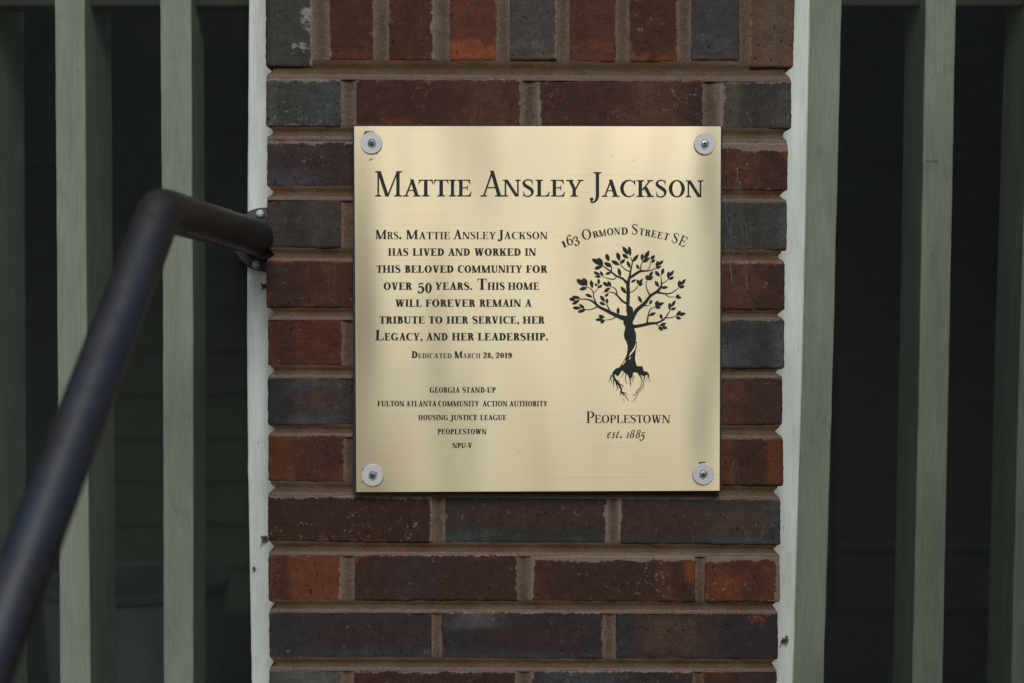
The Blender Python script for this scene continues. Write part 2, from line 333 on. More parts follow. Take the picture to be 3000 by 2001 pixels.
soldiers = [  # x0, x1 (at the bottom), bottom y, base, patches, smear, chips
 (777, 919, 197, (66, 64, 62), [(.56, .60, .96, .76, (158, 166, 152), .03), (.76, .05, 1.1, .38, (152, 160, 148), .03), (.0, 0, .12, 1, (56, 52, 50), .05)], (0, 0, 0, 4), 0),
 (961, 1098, 178, (76, 48, 40), [(0, .88, 1, 1, (100, 56, 42), .05)], (0, 0, 2, 2), .05),
 (1138, 1278, 178, (76, 48, 40), [(0, .9, 1, 1, (98, 54, 40), .05)], (0, 0, .5, 5), .1),
 (1315, 1457, 179, (128, 72, 50), [(0, .0, 1, .71, (84, 50, 42), .03), (0, .9, 1, 1, (136, 78, 46), .06)], (0, 0, 0, 1), .1),
 (1492, 1634, 178, (76, 72, 68), [(0, .68, 1, .78, (92, 88, 82), .04), (0, .9, 1, 1, (88, 80, 72), .05)], (0, 0, 0, 3), 0),
 (1665, 1806, 183, (84, 52, 42), [(0, .66, 1, .78, (108, 62, 46), .04), (0, .9, 1, 1, (108, 62, 44), .05)], (0, 0, 0, 1), .1),
 (1844, 1988, 183, (76, 48, 40), [(0, .93, 1, 1, (116, 66, 40), .03)], (0, 0, .3, 2), .2),
 (2022, 2168, 178, (66, 63, 62), [(0, .66, 1, .76, (82, 82, 86), .05), (0, .9, 1, 1, (80, 74, 68), .05)], (0, 0, 0, 0), 0),
 (2193, 2327, 199, (102, 80, 68), [(.3, 0, 1, .75, (94, 82, 76), .15)], (0, 0, 2, 0), .05)]
BV, BF, BC, BS = [], [], [], []
def brick(q, base, patches, smear, chips, seed, out):
    """q: world corners TL, TR, BL, BR on the face plane; a weathered brick with a fine front grid and real depth"""
    V, F, COL, SM = out
    TL, TR, BL, BR = q
    wmm = ((TR - TL).length + (BR - BL).length) * 500; hmm = ((BL - TL).length + (BR - TR).length) * 500
    st = 2.0; nu = max(4, round(wmm / st)); nv = max(4, round(hmm / st)); off = len(V)
    yb = random.uniform(-0.0012, 0.0012); tx = random.uniform(-.0012, .0012); tz = random.uniform(-.0008, .0008)
    warm = lambda c: (c[0] * 1.0, c[1] * .96, c[2] * .90) if c[0] > 1.22 * c[2] else c
    bcol = lin(*warm(base), KA); pc = [(a, b, c, d, lin(*warm(e), KA), s) for a, b, c, d, e, s in patches]
    och = lin(112, 64, 42, KA)
    for j in range(nv + 1):
        for i in range(nu + 1):
            u, v = i / nu, j / nv
            p = (TL * (1 - u) + TR * u) * (1 - v) + (BL * (1 - u) + BR * u) * v
            dl, dr, dt, db = u * wmm, (1 - u) * wmm, v * hmm, (1 - v) * hmm
            d = min(dl, dr, dt, db)
            X, Z = p.x * 1000, p.z * 1000
            nn = noise.noise(Vector((X * .09, Z * .09, seed))); n2 = noise.noise(Vector((X * .35, Z * .35, seed + 9)))
            n3 = noise.noise(Vector((X * .03, Z * .03, seed + 5)))
            y_ = yb + tx * (u - .5) * 2 + tz * (v - .5) * 2 + 0.0005 * nn + 0.00025 * n2
            rr = 1.6 + 1.6 * max(0, n01(X * .06, Z * .06, seed + 3) - .45) * 2
            if d < rr: y_ += 0.0016 * (1 - d / rr) ** 2 * (rr / 1.6)
            px, pz = p.x, p.z
            if d < 0.01:
                jit = 0.0007 * noise.noise(Vector((X * .16, Z * .16, seed + 20))) + 0.0004 * noise.noise(Vector((X * .5, Z * .5, seed + 21)))
                if dl < .01 or dr < .01: px += jit + (0.0005 if dl < .01 else -0.0005)
                if dt < .01 or db < .01: pz += jit
            # rounded corners
            cu = max(0, 3.2 - min(dl, dr)); cv = max(0, 3.2 - min(dt, db))
            if cu > 0 and cv > 0:
                k = (math.hypot(cu, cv) - 3.2)
                if k > 0:
                    h = math.hypot(cu, cv); px += (1 if dl < dr else -1) * k * cu / h * .001; pz += (-1 if dt < db else 1) * k * cv / h * .001
            V.append((px, y_, pz))
            c = list(bcol)
            wu, wv = u + 0.03 * nn + 0.05 * n3, v + 0.06 * nn + .05 * n3
            for a, b, e, g, pcol, s in pc:
                f = min(sstep(a - s, a + s, wu) if a > 0 else 1, 1 - sstep(e - s, e + s, wu) if e < 1 else 1,
                        sstep(b - s, b + s, wv) if b > 0 else 1, 1 - sstep(g - s, g + s, wv) if g < 1 else 1)
                f *= 0.8 + 0.4 * n2 * .5
                f = min(1, max(0, f)) * (sstep(.40, .52, n01(X * .22, Z * .22, seed + 33)) if s < .05 and max(pcol) > .22 else 1); c = [x * (1 - f) + y * f for x, y in zip(c, pcol)]
            if chips:
                cn = n01(X * .07, Z * .07, seed + 40) + 0.25 * n2
                f = sstep(.0, .12, cn - 0.30 - (1 - chips) * .22 - d * .075); c = [x * (1 - f) + y * f for x, y in zip(c, och)]
            COL.append((*c, 1))
            s = 0
            for dd, sv in ((dt, smear[0]), (db, smear[1]), (dl, smear[2]), (dr, smear[3])):
                if sv > 0:
                    e = sv * (0.55 + 1.1 * n01(X * .045, Z * .045, seed + 60 + sv))
                    s = max(s, min(1, (e - dd) / 3.0 * .5 + .5)) if dd < e + 3 else s
            s = max(s, (.40 if smear[0] > 3 else .36) * n01(X * .025, Z * .025, seed + 80) * (1 if sum(smear) > 6 else .8))
            SM.append(s)
    W = nu + 1
    for j in range(nv):
        for i in range(nu):
            a = off + j * W + i; F.append((a, a + W, a + W + 1, a + 1))
    ring = [off + i for i in range(nu + 1)] + [off + j * W + nu for j in range(1, nv + 1)] + [off + nv * W + i for i in range(nu - 1, -1, -1)] + [off + j * W for j in range(nv - 1, 0, -1)]
    prev = ring
    for yd in (0.012, 0.095):
        o2 = len(V)
        for r in ring:
            V.append((V[r][0], yd, V[r][2])); COL.append(COL[r]); SM.append(0.30 if yd < .05 else .3)
        n = len(ring)
        for k in range(n): F.append((prev[k], prev[(k + 1) % n], o2 + (k + 1) % n, o2 + k))
        prev = list(range(o2, o2 + n))
def brick_obj(name, out):
    o = mesh(name, out[0], out[1], M_BRICK, None, True)
    a = o.data.color_attributes.new("Col", 'FLOAT_COLOR', 'POINT'); a.data.foreach_set("color", [x for c in out[2] for x in c])
    b = o.data.attributes.new("Smear", 'FLOAT', 'POINT'); b.data.foreach_set("value", out[3])
    keep(o, pier); return o
def bed_y(row, x, bottom):
    yl, bl, yr, br, xl, xr = row; t = (x - xl) / (xr - xl)
    return (bl + (br - bl) * t) if bottom else (yl + (yr - yl) * t)
out = ([], [], [], [])
sets = [RED, DRED, ORG, GRY, DGR, PUR, BRN, ROR]
for ri, row in enumerate(rows):
    xs = [row[4]]
    for a, b in joints[ri]: xs += [a, b]
    xs.append(row[5])
    for bi in range(len(xs) // 2):
        x0, x1 = xs[2 * bi], xs[2 * bi + 1]
        sp = spec.get((ri, bi)) or (random.choice(sets), [(random.random() * .6, 0, 1, 1, random.choice(sets), .1)], (2, .5, 1, 1), .2)
        jy = random.uniform(-2, 2)
        q = [P(x0, bed_y(row, x0, 0) + jy), P(x1, bed_y(row, x1, 0) + jy), P(x0, bed_y(row, x0, 1) + jy), P(x1, bed_y(row, x1, 1) + jy)]
        brick(q, *sp, seed=ri * 7.3 + bi * 3.1, out=out)
brick_obj("brickwork", out)
out = ([], [], [], [])
for k, (x0, x1, yb_, base, pt, sm, ch) in enumerate(soldiers):
    e0 = 777 if k == 0 else x0; e1 = 2338 if k == 8 else x1
    brick([P(e0 + (0 if k else 0), -312), P(e1, -312), P(x0, yb_), P(x1 - (2 if k == 8 else 0), yb_)], base, [(a, (b * .365 + .635) if b > 0 else 0, c, (d * .365 + .635) if d < 1 else 1, e, s * .4) for a, b, c, d, e, s in pt], sm, ch, 200 + k * 5.7, out)
brick_obj("soldier_course", out)
# mortar: tooled joints, deepest just under the upper brick, flush at the lower lip
def prof(v): return 0.0010 + 0.0020 * sstep(0, .45, v) - 0.0029 * sstep(.5, 1.0, v)
MV, MF, MFI = [], [], []
def mortar_point(p, dep, fin=.3):
    X, Z = p.x * 1000, p.z * 1000
    n = noise.noise(Vector((X * .05, Z * .05, 3))) * .0012 + noise.noise(Vector((X * .4, Z * .4, 7))) * .00045
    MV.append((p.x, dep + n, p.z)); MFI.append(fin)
def strip(TL, TR, BL, BR, f, ends=False, inset=False):
    lx = (TR - TL).length; lz = (BL - TL).length
    nu = max(2, round(lx / .002)); nv = max(2, round(lz / .0013)); off = len(MV)
    for j in range(nv + 1):
        for i in range(nu + 1):
            u, v = i / nu, j / nv
            p = (TL * (1 - u) + TR * u) * (1 - v) + (BL * (1 - u) + BR * u) * v
            if inset:
                vv = min(1, max(0, (v - .14) / .72)); ins = 0.0008 + 2.3 * max(0, prof(vv)) + 0.0012 * noise.noise(Vector((p.z * 160, u * 3, 5)))
                p.x += ins * (1 - 2 * u)
            mortar_point(p, f(u, v), sstep(.6, .84, v) if inset else .45 + .55 * abs(2 * u - 1) ** 2)  # bed joints: skylight painted on the lower lip; head joints: pale fines at edges
    W = nu + 1
    for j in range(nv):
        for i in range(nu):
            a = off + j * W + i; MF.append((a, a + W, a + W + 1, a + 1))
    if ends:
        for i in (0, nu):
            o2 = len(MV)
            for j in range(nv + 1):
                q = MV[off + j * W + i]; MV.append((q[0], .09, q[2])); MFI.append(.2)
            for j in range(nv): MF.append((off + j * W + i, off + (j + 1) * W + i, o2 + j + 1, o2 + j))
allrows = [(-312, 180, -312, 183, 777, 2327)] + rows
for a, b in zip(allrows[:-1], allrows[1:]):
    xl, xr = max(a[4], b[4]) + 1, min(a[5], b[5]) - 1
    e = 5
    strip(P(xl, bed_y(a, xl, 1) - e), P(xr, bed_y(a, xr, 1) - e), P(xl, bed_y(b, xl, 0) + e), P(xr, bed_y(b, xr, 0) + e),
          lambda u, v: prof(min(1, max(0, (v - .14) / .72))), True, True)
for ri, row in enumerate(rows):
    for a, b in joints[ri]:
        strip(P(a - 4, bed_y(row, a, 0) - 6), P(b + 4, bed_y(row, b, 0) - 6), P(a - 4, bed_y(row, a, 1) + 6), P(b + 4, bed_y(row, b, 1) + 6),
              lambda u, v: 0.0010 + 0.0026 * math.sin(math.pi * u))
for k in range(8):
    a, b = soldiers[k], soldiers[k + 1]
    strip(P(a[1] - 4, -312), P(b[0] + 4, -312), P(a[1] - 4, min(a[2], b[2]) + 5), P(b[0] + 4, min(a[2], b[2]) + 5), lambda u, v: 0.0010 + 0.0028 * math.sin(math.pi * u))
A, B = P(800, -312), P(2255, 3400)
bm = bmesh.new(); bm_box(bm, (A.x + .006, .014, B.z), (B.x - .006, .09, A.z))
off = len(MV); bm.verts.ensure_lookup_table()
for v in bm.verts: v.index = off + v.index; MV.append(tuple(v.co)); MFI.append(0)
MF += [tuple(v.index for v in f.verts) for f in bm.faces]; bm.free()
mo = mesh("mortar", MV, MF, M_MORT, None, True); fa = mo.data.attributes.new("FinesLipLight", 'FLOAT', 'POINT'); fa.data.foreach_set("value", MFI); keep(mo, pier)

# ------------------------------------------------------------------ lettering: a small serif alphabet drawn as strokes
class Glyph:
    def __init__(s, w=.16, t=.04, br=.05, ser=.085):
        s.p, s.cut, s.w, s.t, s.br, s.s = [], [], w, t, br, ser
    def poly(s, *pts): s.p.append([tuple(p) for p in pts]); return s
    def rect(s, x0, y0, x1, y1): return s.poly((x0, y0), (x1, y0), (x1, y1), (x0, y1))
    def serif(s, xl, xr, y, d, l=1, r=1):
        t, b, q = s.t, s.br, s.s
        x0, x1 = xl - q * l, xr + q * r
        s.rect(x0, min(y, y + d * t), x1, max(y, y + d * t))
        for on, xe, sg in ((l, xl, -1), (r, xr, 1)):
            if on and b > 0:
                pts = [(xe, y + d * t)] + [(xe + sg * b * (1 - math.sin(a)), y + d * (t + b * (1 - math.cos(a)))) for a in [k * math.pi / 8 for k in range(5)]]
                s.poly(*pts)
        return s
    def stem(s, x, w=None, y0=0, y1=1, top=(1, 1), bot=(1, 1)):
        w = w or s.w; s.rect(x, y0, x + w, y1)
        if top: s.serif(x, x + w, y1, -1, *top)
        if bot: s.serif(x, x + w, y0, 1, *bot)
        return s
    def diag(s, x0, y0, x1, y1, w): return s.poly((x0, y0), (x0 + w, y0), (x1 + w, y1), (x1, y1))
    def ring(s, cx, cy, rx, ry, wl, wr, h, a0=0, a1=360, n=28):
        icx = cx + (wl - wr) / 2; irx = rx - (wl + wr) / 2; iry = ry - h
        f = lambda k: R(a0 + (a1 - a0) * k / n)
        for k in range(n):
            a, b = f(k), f(k + 1)
            s.poly((cx + rx * math.cos(a), cy + ry * math.sin(a)), (cx + rx * math.cos(b), cy + ry * math.sin(b)),
                   (icx + irx * math.cos(b), cy + iry * math.sin(b)), (icx + irx * math.cos(a), cy + iry * math.sin(a)))
        return s
    def bowl(s, xl, xc, xr, y0, y1, w, h):
        s.rect(xl, y1 - h, xc, y1); s.rect(xl, y0, xc, y0 + h)
        return s.ring(xc, (y0 + y1) / 2, xr - xc, (y1 - y0) / 2, 0, w, h, -90, 90, 18)
    def ball(s, x, y, r): return s.poly(*[(x + r * math.cos(k * math.pi / 7), y + r * math.sin(k * math.pi / 7)) for k in range(14)])
    def stroke(s, pts, n=5, kw=1.0):
        P_ = [pts[0]] + list(pts) + [pts[-1]]; q = []
        for i in range(1, len(P_) - 2):
            for k in range(n + (1 if i == len(P_) - 3 else 0)):
                t = k / n
                q.append([.5 * (2 * b + (c - a) * t + (2 * a - 5 * b + 4 * c - d) * t * t + (3 * b - a - 3 * c + d) * t ** 3) for a, b, c, d in zip(P_[i - 1], P_[i], P_[i + 1], P_[i + 2])])
        L = []
        for i, (x, y, wd) in enumerate(q):
            a, b = q[max(0, i - 1)], q[min(len(q) - 1, i + 1)]
            dx, dy = b[0] - a[0], b[1] - a[1]; l = math.hypot(dx, dy) or 1; h = max(.3e-3, wd * kw) / 2
            L.append(((x - dy / l * h, y + dx / l * h), (x + dy / l * h, y - dx / l * h)))
        for a, b in zip(L[:-1], L[1:]): s.poly(a[1], b[1], b[0], a[0])
        return s
    def leaf(s, x0, y0, x1, y1, wd):
        dx, dy = x1 - x0, y1 - y0; l = math.hypot(dx, dy); nx, ny = -dy / l, dx / l; A, B = [], []
        for k in range(11):
            t = k / 10; h = wd / 2 * math.sin(math.pi * t ** 0.9) ** .8 if 0 < k < 10 else 0
            c = (x0 + dx * t, y0 + dy * t); A.append((c[0] + nx * h, c[1] + ny * h))
            if 0 < k < 10: B.append((c[0] - nx * h, c[1] - ny * h))
        return s.poly(*(A + B[::-1]))
    def tris(s):
        vs, fs, ncut = [], [], len(s.p)
        for pl in s.p + s.cut:
            ar = sum(a[0] * b[1] - b[0] * a[1] for a, b in zip(pl, pl[1:] + pl[:1]))
            if abs(ar) < 1e-9: continue
            if ar < 0: pl = pl[::-1]
            i0 = len(vs); vs += [Vector(p) for p in pl]; fs.append((list(range(i0, len(vs))), pl in s.cut))
        cuts = {i for i, f in enumerate(fs) if f[1]}
        V, E, F, ov, oe, of = delaunay_2d_cdt(vs, [], [f[0] for f in fs], 1, 1e-5)
        keepf = [f for f, o in zip(F, of) if o and not (set(o) & cuts)]
        return [tuple(v) for v in V], keepf
def glyph(ch, st):
    g = Glyph(*st); w, t, s = g.w, g.t, g.s; h = t * 1.15; hs = max(t * 1.35, w * .48)
    def arm_top(xl, xe):
        g.rect(xl, 1 - t, xe, 1); g.poly((xe, 1), (xe, .72), (xe - .028, .72), (xe - .07, .88), (xe - .16, 1 - t), (xe - .16, 1))
    def arm_bot(xl, xe):
        g.rect(xl, 0, xe, t); g.poly((xe, 0), (xe + .045, .29), (xe + .012, .29), (xe - .06, .12), (xe - .17, t), (xe - .17, 0))
    def arm_mid(xl, xe, y=.52):
        g.rect(xl, y - t / 2, xe, y + t / 2); g.poly((xe - .03, y + .15), (xe, y + .15), (xe, y - .15), (xe - .03, y - .15), (xe - .05, y - .06), (xe - .1, y), (xe - .05, y + .06))
    if ch == 'I': g.stem(s)
    elif ch == 'H': g.stem(s); g.stem(s + .50); g.rect(s + w, .5 - t / 2, s + .50, .5 + t / 2)
    elif ch == 'E': g.stem(s, top=(1, 0), bot=(1, 0)); arm_top(s, s + .54); arm_mid(s, s + .42); arm_bot(s, s + .56)
    elif ch == 'F': g.stem(s, top=(1, 0)); arm_top(s, s + .54); arm_mid(s, s + .42, .5)
    elif ch == 'L': g.stem(s, bot=(1, 0)); arm_bot(s, s + .54)
    elif ch == 'T':
        c = .34; g.stem(c - w / 2, top=None); g.rect(.02, 1 - t, .66, 1)
        g.poly((.02, 1), (0, .72), (.03, .72), (.07, .9), (.17, 1 - t), (.17, 1)); g.poly((.66, 1), (.68, .72), (.65, .72), (.61, .9), (.51, 1 - t), (.51, 1))
    elif ch == 'N':
        x1 = s + .60; g.stem(s, hs, top=None); g.rect(s - s, 1 - t, s + .1, 1); g.diag(x1 - w * 1.05 + hs, 0, s - .02, 1, w * 1.05)
        g.stem(x1, hs, bot=None); g.rect(x1, 0, x1 + hs, .1)
    elif ch == 'M':
        x1 = s + .70; g.stem(s, hs, top=(1, 0)); g.diag(.5 * (s + x1) - w * .45, 0, s - .01, 1, w * 1.08); g.diag(.5 * (s + x1) - .0, 0, x1 + w * .15, 1, hs)
        g.stem(x1, w, top=(0, 1))
    elif ch == 'A':
        g.diag(.08, 0, .40 - hs * .3, 1, hs); g.diag(.72 - w, 0, .40 - w * .55, 1.02, w * 1.03); g.rect(.2, .33, .60, .33 + t)
        g.serif(.08, .08 + hs, 0, 1); g.serif(.72 - w, .72, 0, 1)
    elif ch == 'V':
        g.diag(.36 - w * .5, 0, .07, 1, w * 1.03); g.diag(.36, 0, .66 - hs, 1, hs); g.serif(.07, .07 + w, 1, -1); g.serif(.66 - hs, .66, 1, -1)
    elif ch == 'W':
        for x in (0, .38): g.diag(.32 + x - w * .5, 0, .07 + x, 1, w * 1.02); g.diag(.32 + x, 0, .59 + x - hs, 1, hs); g.serif(.07 + x, .07 + x + w, 1, -1)
        g.serif(.97 - hs, .97, 1, -1)
    elif ch == 'Y':
        g.diag(.36 - w * .5, .45, .07, 1, w * 1.02); g.diag(.36 + w * .2, .45, .70 - hs, 1, hs); g.stem(.36 - w * .5, y1=.48, top=None)
        g.serif(.07, .07 + w, 1, -1); g.serif(.70 - hs, .70, 1, -1)
    elif ch == 'K':
        g.stem(s); g.diag(s + w * .8, .40, s + .50, 1, hs * 1.1); g.diag(s + .62 - w, 0, s + .22, .60, w * 1.08)
        g.serif(s + .50, s + .50 + hs, 1, -1); g.serif(s + .62 - w, s + .62, 0, 1)
    elif ch == 'P': g.stem(s); g.bowl(s + w * .5, s + .30, s + .56, .44, 1, w, h)
    elif ch == 'R':
        g.stem(s); g.bowl(s + w * .5, s + .28, s + .53, .48, 1, w, h)
        g.stroke([(s + .26, .50, w * .5), (s + .37, .42, w * .9), (s + .43, .22, w), (s + .50, .06, w * .8), (s + .60, .02, t)], kw=1)
    elif ch == 'B': g.stem(s, top=(1, 0), bot=(1, 0)); g.bowl(s + w * .5, s + .28, s + .50, .52, 1, w, h); g.bowl(s + w * .5, s + .28, s + .55, 0, .52 + h, w, h)
    elif ch == 'D': g.stem(s, top=(1, 0), bot=(1, 0)); g.bowl(s + w * .5, s + .28, s + .66, 0, 1, w * 1.05, h)
    elif ch == 'O': g.ring(.40, .5, .40, .52, w * 1.08, w * 1.08, h)
    elif ch == '0': g.ring(.27, .5, .27, .51, w, w, h)
    elif ch in 'CG':
        g.ring(.42, .5, .42, .52, w * 1.08, t * 1.4, h, 38, 318)
        g.poly((.72, 1.0), (.745, 1.0), (.752, .66), (.728, .66), (.70, .78), (.66, .90))
        if ch == 'G': g.stem(.70 - w * .6, y0=.02, y1=.42, bot=None); g.rect(.66 - w * .4, 0.02, .70, .1)
    elif ch == 'S':
        k = w / .16
        g.stroke([(.50, .82, t), (.45, .94, t * 1.1), (.29, .995, t * 1.2), (.13, .93, .085 * k), (.085, .79, .135 * k), (.15, .66, .165 * k), (.29, .55, .18 * k),
                  (.43, .43, .175 * k), (.505, .28, .14 * k), (.46, .10, .09 * k), (.30, .005, t * 1.3), (.14, .05, t * 1.1), (.08, .18, t)])
        g.poly((.495, 1.0), (.52, 1.0), (.52, .68), (.495, .68), (.47, .86)); g.poly((.055, 0), (.08, 0), (.10, .14), (.08, .32), (.055, .32))
    elif ch == 'J':
        g.stem(.22, y0=.05, bot=None); g.stroke([(.22 + w / 2, .2, w), (.22 + w * .42, -.02, w * .92), (.20, -.17, w * .6), (.10, -.215, t * 1.4), (.05, -.16, t * 2)]); g.ball(.07, -.09, max(.07, w * .48))
    elif ch == 'U':
        g.stem(s, y0=.3, bot=None); g.stem(s + .52, hs, y0=.3, bot=None); c = s + (.52 + hs) / 2
        g.ring(c, .3, c - s, .32, w, hs, h * 1.4, 180, 360, 18)
    elif ch == '.': g.ball(.12, .11, .125)
    elif ch == ',': g.ball(.11, .11, .12); g.stroke([(.18, .10, .09), (.19, -.05, .07), (.08, -.23, .03)])
    elif ch == '-': g.rect(0, .27, .31, .41)
    elif ch == '1': g.stem(.12, y1=.98, top=None); g.poly((.12 + w, 1.0), (.12 + w, .9), (.12, .86), (.0, .86), (.0, .9))
    elif ch == 'i': g.stem(s)
    elif ch == '2':
        g.stroke([(.07, .74, t * 2), (.12, .93, t * 1.6), (.27, .985, t * 1.8), (.43, .86, w * .95), (.42, .66, w), (.28, .40, w * .7), (.09, .10, t * 1.6)]); g.ball(.10, .76, .075)
        g.poly((.04, 0), (.49, 0), (.53, .25), (.50, .25), (.45, .15), (.10, .14), (.05, .06))
    elif ch == '3':
        g.stroke([(.06, .80, t * 2), (.14, .95, t * 1.6), (.27, .985, t * 1.8), (.41, .86, w * .9), (.38, .66, w * .75), (.20, .54, t * 1.5)])
        g.stroke([(.20, .54, t * 1.5), (.40, .45, w * .8), (.46, .25, w), (.34, .05, w * .6), (.20, -.005, t * 1.8), (.05, .10, t * 2)]); g.ball(.09, .80, .075); g.ball(.08, .16, .08)
    elif ch == '5':
        g.poly((.10, .98), (.43, .98), (.48, 1.06), (.44, .86), (.13, .86)); g.rect(.09, .50, .09 + t, .98)
        g.stroke([(.09, .54, t * 1.5), (.24, .62, t * 2.2), (.40, .54, w * .9), (.46, .32, w), (.37, .09, w * .7), (.21, .0, t * 1.8), (.05, .08, t * 2)]); g.ball(.08, .13, .08)
    elif ch in '69':
        g.ring(.27, .31, .27, .325, w, w * .95, h)
        g.stroke([(.085, .33, w * .95), (.10, .62, w * .9), (.22, .88, w * .6), (.36, .98, t * 1.8), (.47, .93, t * 2)]); g.ball(.44, .89, .07)
        if ch == '9': g.p = [[(.54 - x, .98 - y) for x, y in pl] for pl in g.p]
    elif ch == '8': g.ring(.26, .75, .215, .24, w * .8, w * .8, h); g.ring(.26, .27, .26, .28, w * .95, w * .95, h)
    elif ch == 'e': g.stroke([(.10, .33, t), (.30, .40, t * 1.3), (.38, .56, w * .5), (.29, .65, t * 1.3), (.14, .54, w * .6), (.06, .30, w), (.12, .07, w * .8), (.25, .03, t * 1.5), (.41, .18, t)])
    elif ch == 's': g.stroke([(.33, .54, w * .55), (.26, .65, t * 1.2), (.14, .58, w * .6), (.15, .44, w * .9), (.26, .28, w), (.25, .09, w * .7), (.12, .0, t * 1.3), (.0, .12, w * .6)])
    elif ch == 't': g.stroke([(.24, .86, t), (.17, .60, w * .8), (.08, .22, w), (.08, .06, w * .8), (.17, .01, t * 1.3), (.30, .14, t)]); g.rect(.04, .60, .34, .60 + t)
    return g
TXT_Y = -0.0153
class Sheet:                                  # collects flat glyph triangles in photo pixels and lays them on the plaque
    def __init__(s): s.v, s.f = [], []
    def add(s, tri, fn):
        o = len(s.v); s.v += [fn(*p) for p in tri[0]]; s.f += [tuple(o + i for i in f) for f in tri[1]]
    def build(s, name, mat, parent, Y=TXT_Y):
        return keep(mesh(name, [P(x, y, Y) for x, y in s.v], s.f, mat), parent)
def word(sh, text, x0, x1, base, H, st, sm=None, sst=None, digit_drop=None, shear=0.0, gap=.055):
    """capitals keep H; lower-case letters are drawn as small caps of height sm; the word is fitted between x0 and x1"""
    items, x = [], 0.0
    for ch in text:
        small = ch.islower() and sm
        g = glyph(ch.upper() if small else ch, sst if small else st)
        k = (sm / H) if small else 1.0
        tri = g.tris(); xs = [v[0] + shear * v[1] for v in tri[0]]; a, b = min(xs), max(xs)
        items.append((tri, x - a * k, k)); x += (b - a) * k + (gap if ch not in 'AT' else gap * .4)
    x -= gap; sx = (x1 - x0) / x
    for tri, ox, k in items:
        sh.add(tri, lambda gx, gy, ox=ox, k=k: (x0 + (ox + (gx + shear * gy) * k) * sx, base - gy * H * k))
def letter(sh, ch, cx, cy, wd, ht, ang, st):
    tri = glyph(ch, st).tris(); xs = [v[0] for v in tri[0]]; ys = [v[1] for v in tri[0]]
    mx, my = (min(xs) + max(xs)) / 2, (min(ys) + max(ys)) / 2; sx, sy = wd / (max(xs) - min(xs)), ht / (max(ys) - min(ys)); c, s_ = math.cos(R(ang)), math.sin(R(ang))
    def fn(gx, gy):
        dx, dy = (gx - mx) * sx, (gy - my) * sy
        return (cx + dx * c + dy * s_, cy + dx * s_ - dy * c)
    sh.add(tri, lambda gx, gy: (lambda dx, dy: (cx + dx * c - dy * s_ * 1.0, cy - dx * s_ - dy * c))((gx - mx) * sx, (gy - my) * sy))

# ------------------------------------------------------------------ the plaque
plaque = tag(empty("plaque", P(1575, 1440, -0.005)), "square brushed brass plaque with black lettering and a tree emblem on the brick pier", "plaque")
bm = bmesh.new(); bm_prism(bm, [P(1034, 365, -.0125), P(1034, 1445, -.0125), P(2113, 1442, -.0125), P(2116, 369, -.0125)], .010, .0004)
keep(from_bm("backing_board", bm, M_BACKING), plaque)
bm = bmesh.new(); bm_prism(bm, [P(1037, 370, -.015), P(1043.5, 1442, -.015), P(2108.5, 1438, -.015), P(2112.5, 370.5, -.015)], .0022, .0003)
plate = from_bm("brass_plate", bm, M_BRASS, None)
uvl = plate.data.uv_layers.new(name="UVMap")
for lp in plate.data.loops:
    co = plate.data.vertices[lp.vertex_index].co; uvl.data[lp.index].uv = (co.x * 2 + .5, co.z * 2 + .5)
keep(plate, plaque)
TI = (.128, .046, .055, .085); TIS = (.165, .060, .07, .10)           # heading: bracketed serifs
BO = (.232, .070, .018, .08); BOL = (.198, .058, .015, .08)           # paragraph: upright, high contrast
Z = .22969                                                            # scale of the enlargement the heading was measured in
sh = Sheet()
for ch, a, b, ox in (('M', 170, 512, 1060), ('A', 1512, 1797, 1060)):
    word(sh, ch, ox + a * Z, ox + b * Z, 575.6, 74.2, TI)
word(sh, 'J', 1728, 1762, 577, 73, TI)
sh2 = [('A', 522, 745, 0), ('T', 722, 900, 0), ('T', 917, 1098, 0), ('I', 1110, 1203, 0), ('E', 1215, 1400, 0), ('N', 1795, 2028, 0), ('S', 2048, 2195, 0),
       ('L', 37, 222, 500), ('E', 232, 415, 500), ('Y', 428, 650, 500), ('A', 882, 1105, 500), ('C', 1118, 1312, 500), ('K', 1325, 1552, 500), ('S', 1570, 1712, 500), ('O', 1738, 1945, 500), ('N', 1953, 2180, 500)]
for ch, a, b, ox in sh2:
    word(sh, ch, 1060 + ox + a * Z, 1060 + ox + b * Z, 575.5 + (1.0 if ox else 0) * (a / 1000), 49.3, TIS)
sh.build("heading_lettering", M_INK, plaque)
Z = .23394; B0 = 1080
def line(sh, base, H, st, words_, **kw):
    for t, a, b in words_: word(sh, t, B0 + a * Z, B0 + b * Z, base, H, st, **kw)
sh = Sheet()
line(sh, 700.3, 26.4, BOL, [("Mrs.", 85, 413), ("Mattie", 468, 1020), ("Ansley", 1060, 1595), ("Jackson", 1615, 2240)], sm=21, sst=(.19, .045, .02, .08))
line(sh, 749, 21.4, BO, [("HAS", 243, 497), ("LIVED", 550, 945), ("AND", 995, 1268), ("WORKED", 1322, 1905), ("IN", 1957, 2098)])
line(sh, 798.8, 21.4, BO, [("THIS", 97, 400), ("BELOVED", 452, 1063), ("COMMUNITY", 1115, 1925), ("FOR", 1970, 2235)])
line(sh, 848.9, 21.5, BO, [("OVER", 187, 540), ("YEARS.", 830, 1297), ("HIS", 1487, 1705), ("HOME", 1745, 2135)])
line(sh, 858.4, 30, BOL, [("50", 612, 792)]); line(sh, 848.6, 32.4, BOL, [("T", 1360, 1475)])
line(sh, 898.5, 21.2, BO, [("WILL", 332, 665), ("FOREVER", 712, 1335), ("REMAIN", 1387, 1910), ("A", 1957, 2040)])
line(sh, 947.8, 21, BO, [("TRIBUTE", 132, 703), ("TO", 752, 925), ("HER", 975, 1245), ("SERVICE,", 1297, 1885), ("HER", 1930, 2203)])
